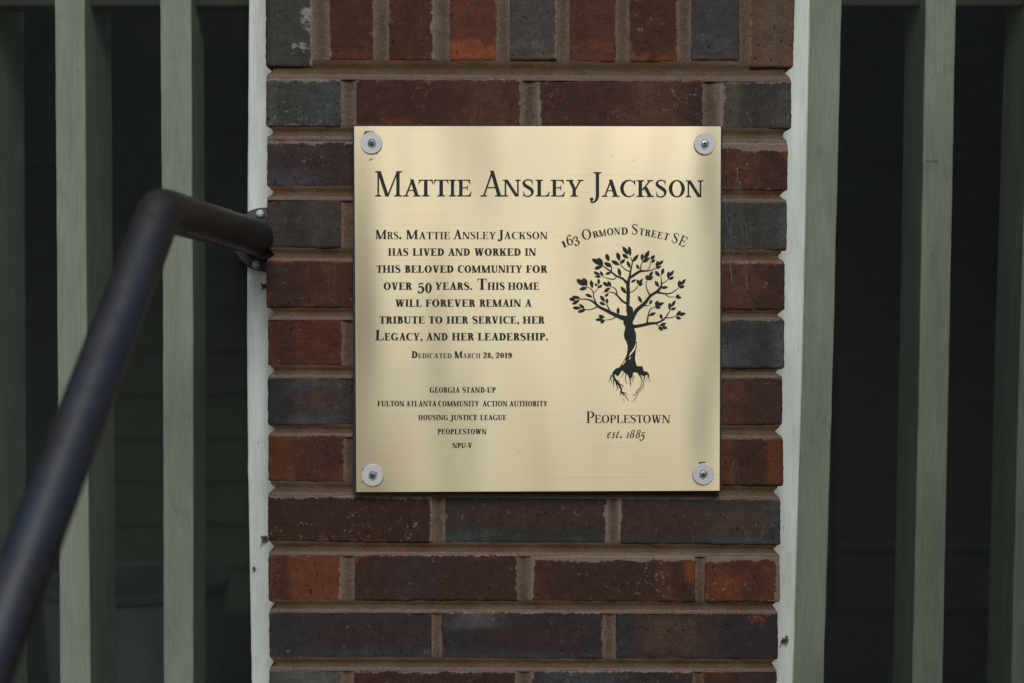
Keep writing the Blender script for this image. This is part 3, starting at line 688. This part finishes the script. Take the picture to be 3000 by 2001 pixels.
line(sh, 997.2, 21.5, BO, [("EGACY,", 198, 675), ("AND", 720, 990), ("HER", 1042, 1317), ("LEADERSHIP.", 1367, 2248)]); line(sh, 997.2, 30.4, BOL, [("L", 83, 192)])
sh.build("tribute_lettering", M_INK, plaque)
sh = Sheet()
line(sh, 1048.9, 20, BO, [("Dedicated", 537, 1040), ("March", 1073, 1400)], sm=13.8, sst=(.19, .05, .02, .08))
line(sh, 1048.9, 16, BO, [("28,", 1432, 1560), ("2019", 1590, 1797)])
sh.build("date_lettering", M_INK, plaque)
sh = Sheet()
line(sh, 1150.2, 15.5, BO, [("GEORGIA", 763, 1140), ("STAND-UP", 1172, 1592)])
line(sh, 1190.2, 15.5, BO, [("FULTON", 110, 447), ("ATLANTA", 467, 848), ("COMMUNITY", 870, 1383), ("ACTION", 1425, 1738), ("AUTHORITY", 1762, 2242)])
line(sh, 1230.7, 15.2, BO, [("HOUSING", 620, 995), ("JUSTICE", 1022, 1365), ("LEAGUE", 1397, 1727)])
line(sh, 1271.9, 15.2, BO, [("PEOPLESTOWN", 863, 1477)])
line(sh, 1312.4, 15, BO, [("NPU-V", 1047, 1295)])
sh.build("sponsor_lettering", M_INK, plaque)
sh = Sheet(); Z = .26151; B0 = 1600
line(sh, 1238.9, 33.5, (.15, .036, .03, .085), [("P", 450, 540)]); line(sh, 1238.9, 23, (.17, .042, .03, .085), [("EOPLESTOWN", 543, 1390)])
IT = (.17, .058, 0, .05)
word(sh, "est.", B0 + 683 * Z, B0 + 848 * Z, 1283.6, 27, IT, shear=.26, gap=.07)
word(sh, "1", B0 + 895 * Z, B0 + 932 * Z, 1283.6, 16.5, (.2, .05, .02, .08), shear=.3)
word(sh, "88", B0 + 935 * Z, B0 + 1060 * Z, 1283.8, 25, (.155, .055, 0, .05), shear=.26)
word(sh, "5", B0 + 1045 * Z, B0 + 1115 * Z, 1290.5, 24.5, (.155, .055, 0, .05), shear=.26)
sh.build("town_lettering", M_INK, plaque)
sh = Sheet(); Z = .22954
arc = [('i', 229, 329, 52, 84, 25), ('6', 297, 277, 84, 132, 18), ('3', 386, 288, 76, 126, 16), ('O', 515, 202, 120, 136, 9), ('R', 632, 203, 78, 82, 14), ('M', 720, 184, 94, 84, 9), ('O', 817, 168, 84, 92, 5),
       ('N', 905, 161, 78, 86, 2), ('D', 1001, 160, 86, 90, 0), ('S', 1133, 140, 76, 136, -3), ('T', 1221, 169, 70, 84, -6), ('R', 1297, 184, 70, 84, -9), ('E', 1377, 197, 66, 86, -12),
       ('E', 1455, 214, 66, 86, -14), ('T', 1536, 231, 70, 88, -17), ('S', 1651, 251, 76, 132, -20), ('E', 1750, 288, 92, 132, -24)]
for ch, x, y, wd, ht, an in arc:
    letter(sh, ch, 1600 + x * Z, 640 + y * Z, wd * Z, ht * Z, an, (.15, .05, .02, .085) if ht > 100 else (.20, .06, .02, .085))
sh.build("address_lettering", M_INK, plaque)
# the emblem: a tree growing out of a standing figure, roots closing in a heart
g = Glyph()
br = [[(1042, 1140, 42), (1048, 960, 46), (1045, 840, 46), (1066, 740, 30), (1080, 660, 22), (1100, 560, 16), (1085, 510, 10), (1066, 490, 5)],
 [(1060, 765, 26), (1110, 730, 34), (1200, 675, 30), (1300, 668, 16), (1360, 655, 12), (1400, 630, 10)], [(1205, 672, 18), (1210, 600, 14), (1240, 535, 8)], [(1290, 665, 10), (1325, 610, 10), (1332, 540, 6)],
 [(1035, 830, 36), (980, 770, 28), (900, 735, 24), (830, 680, 22), (760, 630, 16), (705, 590, 8)], [(835, 675, 16), (832, 610, 12), (805, 560, 4)], [(900, 740, 14), (860, 775, 12), (790, 765, 10), (725, 738, 5)],
 [(1075, 680, 12), (1010, 650, 14), (960, 600, 10), (940, 540, 5)], [(1035, 1090, 26), (970, 1050, 26), (900, 975, 20), (840, 942, 12), (715, 938, 4)], [(905, 975, 18), (895, 915, 14), (860, 880, 10), (815, 870, 5)],
 [(1065, 950, 10), (1140, 905, 12), (1175, 850, 6)], [(1090, 1290, 60), (1150, 1180, 50), (1260, 1080, 44), (1330, 990, 36), (1430, 920, 34), (1470, 850, 22), (1470, 780, 12), (1460, 710, 5)],
 [(1330, 990, 22), (1290, 910, 14), (1275, 840, 10), (1290, 790, 8)], [(1410, 940, 30), (1520, 960, 18), (1600, 950, 14), (1660, 910, 12), (1695, 880, 6)], [(1520, 965, 12), (1570, 1000, 10), (1640, 1000, 5)],
 [(1470, 840, 12), (1530, 800, 10), (1565, 765, 6)], [(1240, 1115, 18), (1290, 1112, 10), (1320, 1105, 5)], [(1060, 1375, 80), (1130, 1378, 46), (1200, 1368, 40), (1330, 1340, 36), (1420, 1330, 26), (1500, 1290, 22), (1560, 1210, 14), (1590, 1150, 6)],
 [(1290, 1340, 24), (1300, 1250, 18), (1330, 1160, 12), (1400, 1125, 6)], [(1530, 1268, 14), (1600, 1265, 12), (1665, 1240, 6)], [(1400, 1340, 14), (1440, 1370, 8), (1470, 1375, 4)],
 [(1040, 1285, 80), (940, 1255, 54), (850, 1215, 46), (760, 1170, 40), (680, 1130, 34), (610, 1070, 28), (540, 1035, 18), (450, 1028, 12), (390, 1045, 6)], [(640, 1085, 20), (608, 1010, 16), (605, 950, 14), (570, 900, 10), (510, 860, 6)],
 [(610, 945, 8), (650, 910, 8), (670, 840, 6)], [(655, 1125, 18), (590, 1155, 12), (530, 1165, 10), (465, 1150, 5)], [(815, 1180, 18), (780, 1110, 14), (760, 1070, 5)], [(885, 1260, 14), (820, 1290, 10), (750, 1295, 6)]]
k = .22954
for b in br: g.stroke([((x * k), -(y * k), wd * k) for x, y, wd in b], 6)
lv = """768 450 800 548 55/583 516 725 596 62/660 500 725 606 62/617 645 720 605 48/742 560 830 620 52/832 538 940 595 50/905 430 940 545 54/945 575 1010 520 42/975 357 1050 465 50/1055 352 1078 482 46/972 455 1050 510 48/1105 552 1178 458 46
1228 450 1225 540 46/1255 515 1318 408 52/1230 560 1325 500 48/1333 522 1390 470 44/1340 560 1393 525 38/1430 540 1405 620 44/1425 598 1500 535 40/1400 635 1472 610 36/1033 542 1075 632 42/1150 585 1190 652 36/922 632 950 742 46
605 678 690 725 40/690 672 725 738 38/622 740 705 745 30/757 710 828 690 36/388 776 500 858 66/468 760 522 860 66/425 908 525 880 48/570 785 592 892 46/672 768 670 845 38/622 825 655 868 28/665 885 720 845 34/724 812 803 870 46
787 798 830 872 42/740 932 822 882 40/952 868 1025 960 46/1082 815 1150 778 32/1160 780 1195 850 44/1185 838 1235 765 36/1185 860 1235 825 34/500 965 592 1005 40/327 1000 438 1015 44/292 1022 375 1045 46/330 1095 425 1045 42
338 1140 442 1145 46/420 1095 490 1150 42/400 1195 508 1165 42/690 985 752 1065 44/748 998 798 955 34/770 1020 785 1085 38/680 1068 757 1105 40/918 1135 920 1228 44/665 1240 750 1265 44/628 1292 735 1290 40/690 1335 752 1298 40
1175 990 1222 1078 42/1290 720 1290 790 50/1310 755 1362 672 40/1300 785 1370 740 40/1390 670 1450 740 46/1498 635 1475 722 42/1565 675 1560 770 46/1575 738 1632 660 38/1565 778 1635 745 38/1390 797 1440 878 44/1465 885 1558 875 40
1708 788 1695 880 48/1722 850 1782 768 40/1700 885 1770 860 40/1700 970 1650 1010 34/1660 1010 1730 1008 36/1350 1040 1320 1095 38/1430 1050 1395 1120 50/1410 1110 1508 1075 44/1390 1130 1465 1140 40/1580 1075 1575 1165 44
1600 1125 1653 1042 38/1590 1165 1660 1140 36/1310 1240 1403 1202 40/1455 1218 1482 1290 40/1720 1178 1660 1245 42/1690 1230 1785 1210 44/1655 1260 1725 1280 42/1450 1370 1535 1335 40/1480 1385 1550 1400 44/1432 1385 1495 1428 44"""
for l in lv.replace("\n", "/").split("/"):
    a, b, c, d, e = map(float, l.split()); g.leaf(a * k, -b * k, c * k, -d * k, e * k)
g.poly(*[((1066 + 45 * math.cos(a)) * k, -(1172 + 56 * math.sin(a)) * k) for a in [i * math.pi / 10 for i in range(20)]])
g.poly(*[(x * k, -y * k) for x, y in ((1035, 1205), (1105, 1205), (1112, 1290), (1020, 1290))])
q = .19139; ox, oy = 120.0, 290.0                        # second enlargement, offset from the first in photo pixels
T2 = lambda x, y: (ox + x * q, -(oy + y * q))
body = [(560, 10), (555, 50), (555, 90), (585, 150), (575, 190), (562, 260), (572, 320), (600, 370), (620, 430), (618, 500), (605, 570), (580, 630), (540, 700), (490, 765), (440, 780), (390, 835), (384, 868), (430, 872), (470, 900), (500, 868), (520, 828),
        (545, 812), (562, 845), (590, 850), (625, 885), (655, 960), (690, 900), (708, 846), (735, 838), (772, 850), (800, 872), (860, 890), (930, 880), (957, 912), (945, 860), (920, 832), (870, 822), (855, 772), (838, 748), (760, 742), (745, 690), (735, 620),
        (745, 520), (762, 430), (765, 375), (758, 370), (748, 372), (752, 300), (748, 240), (725, 185), (735, 140), (700, 90), (705, 50), (705, 10)]
g.poly(*[T2(x, y) for x, y in body])
for c in ([(756, 372), (745, 395), (725, 450), (690, 505), (660, 545), (640, 588), (650, 588), (700, 535), (733, 490), (742, 455), (752, 410)], [(676, 594), (655, 610), (636, 648), (650, 640), (670, 612)],
          [(594, 650), (580, 655), (535, 728), (548, 728), (590, 670)], [(775, 802), (800, 800), (812, 806), (800, 816)], [(455, 860), (472, 858), (468, 880), (455, 890), (447, 878)]):
    g.cut.append([T2(x, y) for x, y in c])
rts = """400 860 40 420 940 45 470 1000 45 520 1090 34 530 1140 24 590 1160 14 612 1185 6/530 1140 20 560 1170 16 595 1215 14 630 1270 8 645 1272 3/510 1130 16 512 1170 12 516 1212 5/520 1150 10 550 1180 10 560 1215 5/540 1235 8 575 1290 4
375 880 30 360 930 22 345 960 10 332 1010 4/365 930 14 370 980 10 378 1020 4/400 960 24 405 1030 12 400 1080 5/440 1000 24 465 1070 16 450 1130 5/465 1070 10 482 1095 5/490 1010 18 540 1040 10 566 1060 5/540 1045 8 555 1078 4/470 970 10 505 972 5
555 850 14 545 880 10 518 912 5/600 855 20 585 930 14 600 990 10 635 1015 5/655 900 34 657 970 18 663 1070 8/663 990 10 690 1040 4/700 875 18 712 915 12 695 960 10 700 992 4/690 900 12 680 970 6
790 855 34 830 930 18 838 1010 14 800 1090 14 770 1120 14 740 1175 10 690 1195 5/765 1120 14 768 1180 12 735 1245 10 725 1290 4/820 860 10 850 910 5/885 870 30 870 950 16 862 1030 14 830 1090 12 800 1130 10 793 1180 4/830 1090 8 820 1150 4
858 1030 10 868 1090 6 872 1118 3/930 865 26 945 920 14 955 985 6 948 1010 3/930 900 12 900 960 6 893 985 3/840 870 12 870 900 8/720 1255 6 680 1300 4/720 1180 8 705 1208 4/605 1340 6 620 1348 4/838 760 20 846 740 8 850 725 4/850 770 8 862 766 3"""
for l in rts.replace("\n", "/").split("/"):
    v = list(map(float, l.split())); pts = [(*T2(v[i], v[i + 1]), v[i + 2] * q * .82) for i in range(0, len(v), 3)]
    g.stroke(pts, 5)
sh = Sheet(); sh.add(g.tris(), lambda x, y: (1600 + x, 640 - y)); sh.build("tree_emblem", M_INK, plaque)
# tarnish and specks
sh = Sheet(); g = Glyph()
def blob(cx, cy, rx, ry, n=22, amp=.35, sd_=0):
    return [(cx + rx * (1 + amp * noise.noise(Vector((math.cos(a) * 2.3, math.sin(a) * 2.3, sd_ + cx)))) * math.cos(a), -(cy + ry * (1 + amp * noise.noise(Vector((math.cos(a) * 3.1, math.sin(a) * 3.1, sd_ + cy)))) * math.sin(a))) for a in [2 * math.pi * i / n for i in range(n)]]
for b in ((1079, 390, 13, 7), (1090, 389, 8, 5), (1072, 398, 8, 8), (1064, 1380, 3, 9), (1063, 1395, 2.5, 11), (1067, 1405, 4, 7), (1062, 1412, 2, 4), (1088, 466, 4, 1.5), (1084, 469, 3, 1), (2054, 1357, 8, 5), (2062, 1355, 5, 3), (1103, 449, 3, 2.5),
          (1793, 456, 1.6, 1.6), (1857.5, 469, 1.8, 1.6), (1657, 844, 1.3, 1.3), (1519, 1322, 1.6, 1.4), (1874, 1029, 1.1, 1.1), (2082, 907, 1.2, .8), (1062, 497, 2.5, .7)):
    sh = Sheet(); g = Glyph(); g.poly(*blob(*b)); sh.add(g.tris(), lambda x, y: (x, -y)); sh.build("tarnish_spot", M_TARN, plaque, -0.01525 - .00001 * (b[0] % 7))
# washers and screws
def washer(px, py, r, mat_s, rot, rusty):
    c = P(px, py, -.0152); rw = r * .4e-3 * .99
    bm = bmesh.new(); lathe(bm, c, [(rw, .0002), (rw, -.0012), (rw - .0004, -.0016), (.0047, -.0016), (.0043, -.0013), (.0001, -.0013)], 56)
    wa = keep(from_bm("washer", bm, M_WASHER, None), plaque)
    sg = Sheet(); gg = Glyph(); gg.poly(*blob(px + .8, py + 1.5, 13.2, 14, 26, .35, 3)); sg.add(gg.tris(), lambda x, y: (x, -y))
    gr = mesh("grime_ring", [P(x, y, -.01686) for x, y in sg.v], sg.f, M_GRIME); gr.parent = wa
    bm = bmesh.new(); cs = c + Vector((-.0002, -.0011, 0)); lathe(bm, cs, [(.0040, .0003), (.0040, -.0007), (.0034, -.0014), (.0020, -.0018), (.0001, -.0019)], 32)
    sc = from_bm("screw", bm, mat_s, None, False); sc.parent = wa
    bm = bmesh.new()
    for a in (rot, rot + 90):
        ca, sa = math.cos(R(a)), math.sin(R(a)); L_, W_ = .0024, .00055
        pts = [(L_, -W_), (L_, W_), (-L_, W_), (-L_, -W_)]
        f = [cs + Vector((x * ca - z * sa, -.00200 - (0.00004 if a != rot else 0), x * sa + z * ca)) for x, z in pts]
        bm_prism(bm, f, .0010)
    bm2 = from_bm("cross_slot", bm, M_RECESS, None); bm2.parent = wa
washer(1088.5, 419, 31.8, M_SCREWD, 20, 1); washer(2064.6, 421, 31.8, M_SCREW, 5, 0); washer(1091.7, 1392, 32.3, M_SCREWD, 40, 1); washer(2060.5, 1388.7, 31.8, M_SCREW, 15, 0)

# ------------------------------------------------------------------ white trim boards beside the pier
def board(name, left, right, Y, depth, mat, wob=0.0, parent=None, bev=.0015):
    """left/right: lists of (px, py) down the two edges"""
    bm = bmesh.new(); a, b = [], []
    def ev(l, y):
        for (x0, y0), (x1, y1) in zip(l[:-1], l[1:]):
            if y <= y1: break
        return x0 + (x1 - x0) * (y - y0) / (y1 - y0)
    ys = [-330 + 26 * i for i in range(142)]; n = len(ys); rowsv = []
    for y in ys:
        xl, xr = ev(left, y), ev(right, y)
        jl = wob * (noise.noise(Vector((y * .012, 1, left[0][0]))) + .5 * noise.noise(Vector((y * .05, 4, left[0][0]))))
        jr = wob * (noise.noise(Vector((y * .012, 9, right[0][0]))) + .5 * noise.noise(Vector((y * .05, 3, right[0][0]))))
        p, q_ = P(xl + jl, y, Y), P(xr + jr, y, Y)
        rowsv.append([bm.verts.new(v) for v in (p + Vector((0, depth, 0)), p + Vector((0, bev, 0)), p + Vector((bev, 0, 0)), q_ - Vector((bev, 0, 0)), q_ + Vector((0, bev, 0)), q_ + Vector((0, depth, 0)))])
    for r0, r1 in zip(rowsv[:-1], rowsv[1:]):
        for k in range(6): bm.faces.new((r0[k], r0[(k + 1) % 6], r1[(k + 1) % 6], r1[k]))
    bm.faces.new(rowsv[0][::-1]); bm.faces.new(rowsv[-1])
    return from_bm(name, bm, mat, parent)
tl = board("trim_board", [(731, -330), (729, 0), (725.5, 500), (723, 1000), (726, 1350), (737, 2001), (750, 3400)], [(880, -330), (880, 3400)], .045, .022, M_TRIM, 1.3)
tag(tl, "narrow white painted trim board left of the brick pier, behind the handrail flange", "trim board")
tr = board("trim_board", [(2180, -330), (2180, 3400)], [(2383, -330), (2374, 0), (2353, 1000), (2324, 2001), (2290, 3400)], .045, .022, M_TRIM, .8)
tag(tr, "narrow white painted trim board right of the brick pier", "trim board")

# ------------------------------------------------------------------ slatted, screened porch openings
SY = .078
def slat(l0, l1, l2, r0, r1, r2, yaw_px=0, depth=.089, mat=M_SLAT, Y=SY):
    ex = lambda a, b, c: [(a - (b - a) * .33, -330), (a, 0), (b, 1000), (c, 2001), (c + (c - b) * 1.4, 3400)]
    return board("slat", ex(l0, l1, l2), ex(r0, r1, r2), Y, depth, mat, .9, None, .0012)
def screen(x0, x1, z0, z1, Y):
    V, F = [], []; p = .00127; r = .000125
    def bar(a, b):
        o = len(V); ax = Vector(b) - Vector(a)
        u = Vector((r, 0, 0)) if ax.z else Vector((0, 0, r)); w_ = Vector((0, r, 0))
        for e in (a, b):
            for s1, s2 in ((1, 0), (0, 1), (-1, 0), (0, -1)): V.append(Vector(e) + u * s1 + w_ * s2)
        for k in range(4): F.append((o + k, o + (k + 1) % 4, o + 4 + (k + 1) % 4, o + 4 + k))
    x = x0
    while x < x1: bar((x, Y, z0), (x, Y, z1)); x += p
    z = z0
    while z < z1: bar((x0, Y + .0003, z), (x1, Y + .0003, z)); z += p
    return mesh("insect_screen", V, F, M_WIRE)
zt, zb = P(1500, -330, SY).z, P(1500, 2500, SY).z
left = tag(empty("screened_panel", (-.5, .09, zb)), "porch opening left of the brick pier with pale green slats behind fine insect screen", "screened panel")
right = tag(empty("screened_panel", (.5, .09, zb)), "porch opening right of the brick pier with pale green slats behind fine insect screen", "screened panel")
bpy.context.view_layer.update()
keep(slat(-150, -145, -140, -62, -56, -50, depth=.16), left)
keep(slat(160, 168, 176, 248, 255, 265, depth=.115), left)
keep(slat(469, 477, 479, 560, 566, 566, depth=.07), left)
keep(slat(2350, 2330, 2300, 2466, 2442.6, 2413), right)
keep(slat(2712, 2694.6, 2672.6, 2801, 2782, 2762), right)
keep(slat(3020, 2988, 2963, 3110, 3078, 3053), right)
keep(screen(P(-140, 0, .072).x, P(790, 0, .072).x, zb, zt, .072), left)
keep(screen(P(2230, 0, .072).x, P(3140, 0, .072).x, zb, zt, .072), right)
for par, x0, x1 in ((left, -200, 800), (right, 2230, 3200)):
    bm = bmesh.new(); a, b = P(x0, 18, .10), P(x1, -250, .10)
    bm_box(bm, (a.x, .10, a.z), (b.x, .14, b.z), .002); keep(from_bm("top_rail", bm, M_RAILP), par)
st = bmesh.new()
a, b = P(2714, 471, .0705), P(2745, 472, .0705)
tube(st, [a + Vector((0, .004, -.0012)), a + Vector((0, 0, -.0004)), a.lerp(b, .5) + Vector((0, -.0006, .0003)), b + Vector((0, 0, -.0004)), b + Vector((0, .004, -.0012))], .0005, 6)
tag(from_bm("staple", st, M_STAPLE), "dark wire staple on the screen in front of a slat right of the pier", "staple")

# ------------------------------------------------------------------ porch contents
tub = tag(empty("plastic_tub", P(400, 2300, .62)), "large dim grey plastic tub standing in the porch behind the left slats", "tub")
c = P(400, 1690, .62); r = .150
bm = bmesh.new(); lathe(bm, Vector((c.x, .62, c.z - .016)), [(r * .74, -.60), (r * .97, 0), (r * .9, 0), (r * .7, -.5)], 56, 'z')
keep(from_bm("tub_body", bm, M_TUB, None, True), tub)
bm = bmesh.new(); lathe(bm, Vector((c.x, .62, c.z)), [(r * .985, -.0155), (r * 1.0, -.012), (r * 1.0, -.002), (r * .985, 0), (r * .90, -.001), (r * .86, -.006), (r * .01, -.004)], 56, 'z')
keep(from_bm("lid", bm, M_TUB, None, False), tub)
win = tag(empty("house_window", (-.6, 1.72, .4)), "dark window in the house wall seen through the upper left porch opening", "window")
a, b = P(395, 125, 1.72), P(735, -400, 1.72)
bm = bmesh.new(); bm_box(bm, (a.x, 1.722, a.z), (b.x, 1.732, min(b.z, .93))); keep(from_bm("pane", bm, M_GLASS), win)
bm = bmesh.new(); bm_box(bm, (a.x - .05, 1.70, a.z - .04), (b.x + .05, 1.74, a.z)); keep(from_bm("sill", bm, M_WALLB), win)
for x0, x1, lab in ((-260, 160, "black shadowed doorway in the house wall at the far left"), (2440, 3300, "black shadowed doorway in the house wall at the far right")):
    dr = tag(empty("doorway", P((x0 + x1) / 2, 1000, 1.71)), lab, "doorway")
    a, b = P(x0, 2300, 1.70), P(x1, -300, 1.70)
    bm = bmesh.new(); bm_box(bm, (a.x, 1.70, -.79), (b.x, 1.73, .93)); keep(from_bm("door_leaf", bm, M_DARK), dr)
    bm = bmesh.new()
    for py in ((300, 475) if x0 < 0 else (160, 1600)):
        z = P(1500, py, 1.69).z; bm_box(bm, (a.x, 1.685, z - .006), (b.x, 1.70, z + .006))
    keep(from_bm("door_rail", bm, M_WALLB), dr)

# ------------------------------------------------------------------ handrail
rail = tag(empty("handrail", P(775, 702, .045)), "dark painted pipe handrail bending down to the lower left from its flange by the pier", "handrail")
p0, p1, p2 = P(777, 703, .040), P(470, 613, -.31), P(10, 1830, -.615)
rad = .0208; d1 = (p0 - p1).normalized(); d2 = (p2 - p1).normalized(); half = d1.angle(d2) / 2
br_ = .025; tl_ = br_ / math.tan(half); A_, B_ = p1 + d1 * tl_, p1 + d2 * tl_
pts = [p0.lerp(A_, t / 10) for t in range(11)]
for kq in range(1, 12):
    t = kq / 12; pts.append(A_ * (1 - t) ** 2 + p1 * 2 * t * (1 - t) + B_ * t * t)
pe = p2 + d2 * .45
pts += [B_.lerp(pe, t / 20) for t in range(21)]
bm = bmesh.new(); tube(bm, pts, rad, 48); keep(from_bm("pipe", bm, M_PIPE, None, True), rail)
fc = P(775, 702, .040)
bm = bmesh.new(); lathe(bm, fc, [(.038, .005), (.038, -.0035), (.0365, -.005), (.027, -.006), (.0235, -.016), (.022, -.019), (.020, -.019)], 56)
fl = keep(from_bm("flange", bm, M_PIPE, None, False), rail)
for x, y in ((763, 627), (752.5, 776)):
    cb = P(x, y, .034); bm = bmesh.new()
    lathe(bm, cb, [(.0052, .002), (.0052, -.002), (.0045, -.0045), (.0028, -.0062), (.0001, -.0066)], 28); bo = from_bm("bolt", bm, M_BOLT, None, True); keep(bo, rail)

# ------------------------------------------------------------------ unseen trees added behind the camera for the brass to mirror
M_LEAF = mat_plain("tree_leaves", (0.06, 0.085, 0.03), 0.7, 0, 0.4, 2); M_BARK = mat_plain("tree_bark", (0.10, 0.08, 0.06), 0.9, 0, 0.4, 20, 0.6)
def tree(x, y, h, label, seed):
    rnd = random.Random(seed); t = tag(empty("added_tree", (x, y, -1.15)), label, "tree")
    bm = bmesh.new(); b0 = Vector((x, y, -1.15))
    tube(bm, [b0, b0 + Vector((.05, 0, h * .25)), b0 + Vector((-.05, .1, h * .5)), b0 + Vector((.1, 0, h * .85))], [h * .035, h * .028, h * .022, h * .006], 12)
    for k in range(7):
        a = k * 2.4; z = h * (.36 + .07 * k); p = b0 + Vector((0, 0, z))
        tube(bm, [p, p + Vector((math.cos(a), math.sin(a), .5)) * h * .12, p + Vector((math.cos(a), math.sin(a), .7)) * h * .24], [h * .014, h * .009, h * .003], 7)
    keep(from_bm("trunk", bm, M_BARK, None, True), t)
    V, F = [], []
    cl = [(rnd.gauss(0, .16) * h, rnd.gauss(0, .14) * h, h * rnd.uniform(.42, 1.0)) for _ in range(34)]
    for cx, cy, cz in cl:
        for _ in range(90):
            p = b0 + Vector((cx, cy, cz)) + Vector((rnd.gauss(0, 1), rnd.gauss(0, 1), rnd.gauss(0, .7))) * h * .045
            u = Vector((rnd.gauss(0, 1), rnd.gauss(0, 1), rnd.gauss(0, 1))).normalized() * h * .016; v = u.orthogonal() * .6
            o = len(V); V += [p - u, p + v, p + u, p - v]; F.append((o, o + 1, o + 2, o + 3))
    keep(mesh("crown", V, F, M_LEAF), t)
tree(-6.5, -11, 6.5, "unseen leafy tree added for reflections, left of the view, out of frame behind the camera", 1)
tree(.9, -13, 7.5, "tallest unseen leafy tree added for reflections, straight behind the camera, out of frame", 2)
tree(7.5, -10, 5.5, "smallest unseen leafy tree added for reflections, to the right, out of frame behind the camera", 3)

def added_shrub(x, y, rx, ry, h, label, seed):  # unseen bush added to block light on the right side
    rnd = random.Random(seed); t = tag(empty("added_shrub", (x, y, -1.15)), label, "added_shrub"); b0 = Vector((x, y, -1.15)); bm = bmesh.new()
    for k in range(6):
        a = k * 1.05; tube(bm, [b0, b0 + Vector((math.cos(a) * rx * .3, math.sin(a) * ry * .3, h * .45)), b0 + Vector((math.cos(a) * rx * .6, math.sin(a) * ry * .6, h * .9))], [.018, .012, .004], 7)
    keep(from_bm("stems", bm, M_BARK, None, True), t); V, F = [], []
    while len(F) < 5200:
        p = Vector((rnd.uniform(-1, 1), rnd.uniform(-1, 1), rnd.uniform(0, 1)))
        q = p.x ** 2 + p.y ** 2 + max(0, p.z - .6) ** 2 * 6
        if q > 1 + .3 * noise.noise(p * 3) or noise.noise(p * 4.3) < -.22: continue
        p = b0 + Vector((p.x * rx, p.y * ry, .1 + p.z * h)); u = Vector((rnd.gauss(0, 1), rnd.gauss(0, 1), rnd.gauss(0, 1))).normalized() * .032; v = u.orthogonal() * .5
        o = len(V); V += [p - u, p + v, p + u, p - v]; F.append((o, o + 1, o + 2, o + 3))
    keep(mesh("foliage", V, F, M_LEAF), t)
added_shrub(1.02, -.80, .50, .42, 2.1, "tall leafy bush added to shade the right side, right of the view and out of frame", 5)

# ------------------------------------------------------------------ cobwebs and scraps
def cobweb(name, label, anchors, n, spread, Y):
    bm = bmesh.new(); rnd = random.Random(len(label))
    for i in range(n):
        (ax, ay), (bx, by) = rnd.sample(anchors, 2); y0, y1 = Y + rnd.uniform(-.003, .0), Y + rnd.uniform(-.003, .0)
        pts = []; sg = rnd.uniform(-spread, spread)
        for k in range(9):
            t = k / 8; x = ax + (bx - ax) * t + sg * math.sin(math.pi * t) + rnd.uniform(-2, 2); y = ay + (by - ay) * t + abs(sg) * .5 * math.sin(math.pi * t) + rnd.uniform(-2, 2)
            pts.append(P(x, y, y0 + (y1 - y0) * t))
        tube(bm, pts, .00002 + .00005 * rnd.random() ** 3, 4, False)
    return tag(from_bm(name, bm, M_WEB), label, "cobweb")
cobweb("cobweb", "wispy grey cobweb on the bricks beside the plaque's right edge", [(2117, 560), (2122, 580), (2130, 640), (2140, 690), (2150, 740), (2140, 800), (2145, 830), (2170, 540), (2200, 720), (2150, 600), (2190, 850), (2120, 760), (2160, 500), (2126, 600), (2142, 660)], 70, 14, -.0035)
cobweb("cobweb", "short cobweb wisps on the orange ended brick right of the plaque's lower corner", [(2137, 1400), (2150, 1350), (2152, 1418), (2145, 1425), (2170, 1440), (2142, 1370), (2155, 1340)], 16, 6, -.0035)
def scrap(px, py, size, Y, label, seed):
    rnd = random.Random(seed); bm = bmesh.new(); c = P(px, py, Y)
    for i in range(7):
        o_ = Vector((rnd.uniform(-1, 1), rnd.uniform(-1.2, 0), rnd.uniform(-1.2, 1))) * size * .5; vs = []
        for k in range(5):
            a = k * 1.256 + rnd.random(); vs.append(bm.verts.new(c + o_ + Vector((math.cos(a), rnd.uniform(-.5, .3), math.sin(a))) * size * rnd.uniform(.25, .6)))
        ctr = bm.verts.new(c + o_ + Vector((0, -size * .4, 0)))
        for k in range(5): bm.faces.new((vs[k], vs[(k + 1) % 5], ctr))
    tube(bm, [c, c + Vector((-size * .6, -.001, -size)), c + Vector((-size * .9, -.001, -size * 1.9))], size * .08, 5)
    return tag(from_bm("dried_leaf_scrap", bm, M_DEBRIS), label, "leaf scrap", "leaf scraps caught on the white trim")
scrap(772, 838, .0042, .043, "tiny brown leaf scrap caught between trim and brick below the handrail flange", 1)
scrap(774, 1578, .0050, .043, "brown leaf scrap at the brick edge beside the second lowest joint left of the pier", 2)
scrap(745, 1665, .0028, .044, "smallest brown leaf scrap stuck in the middle of the left trim board", 3)
scrap(2298, 1870, .0058, .043, "brown leaf scrap on the right trim board near the bottom", 4)
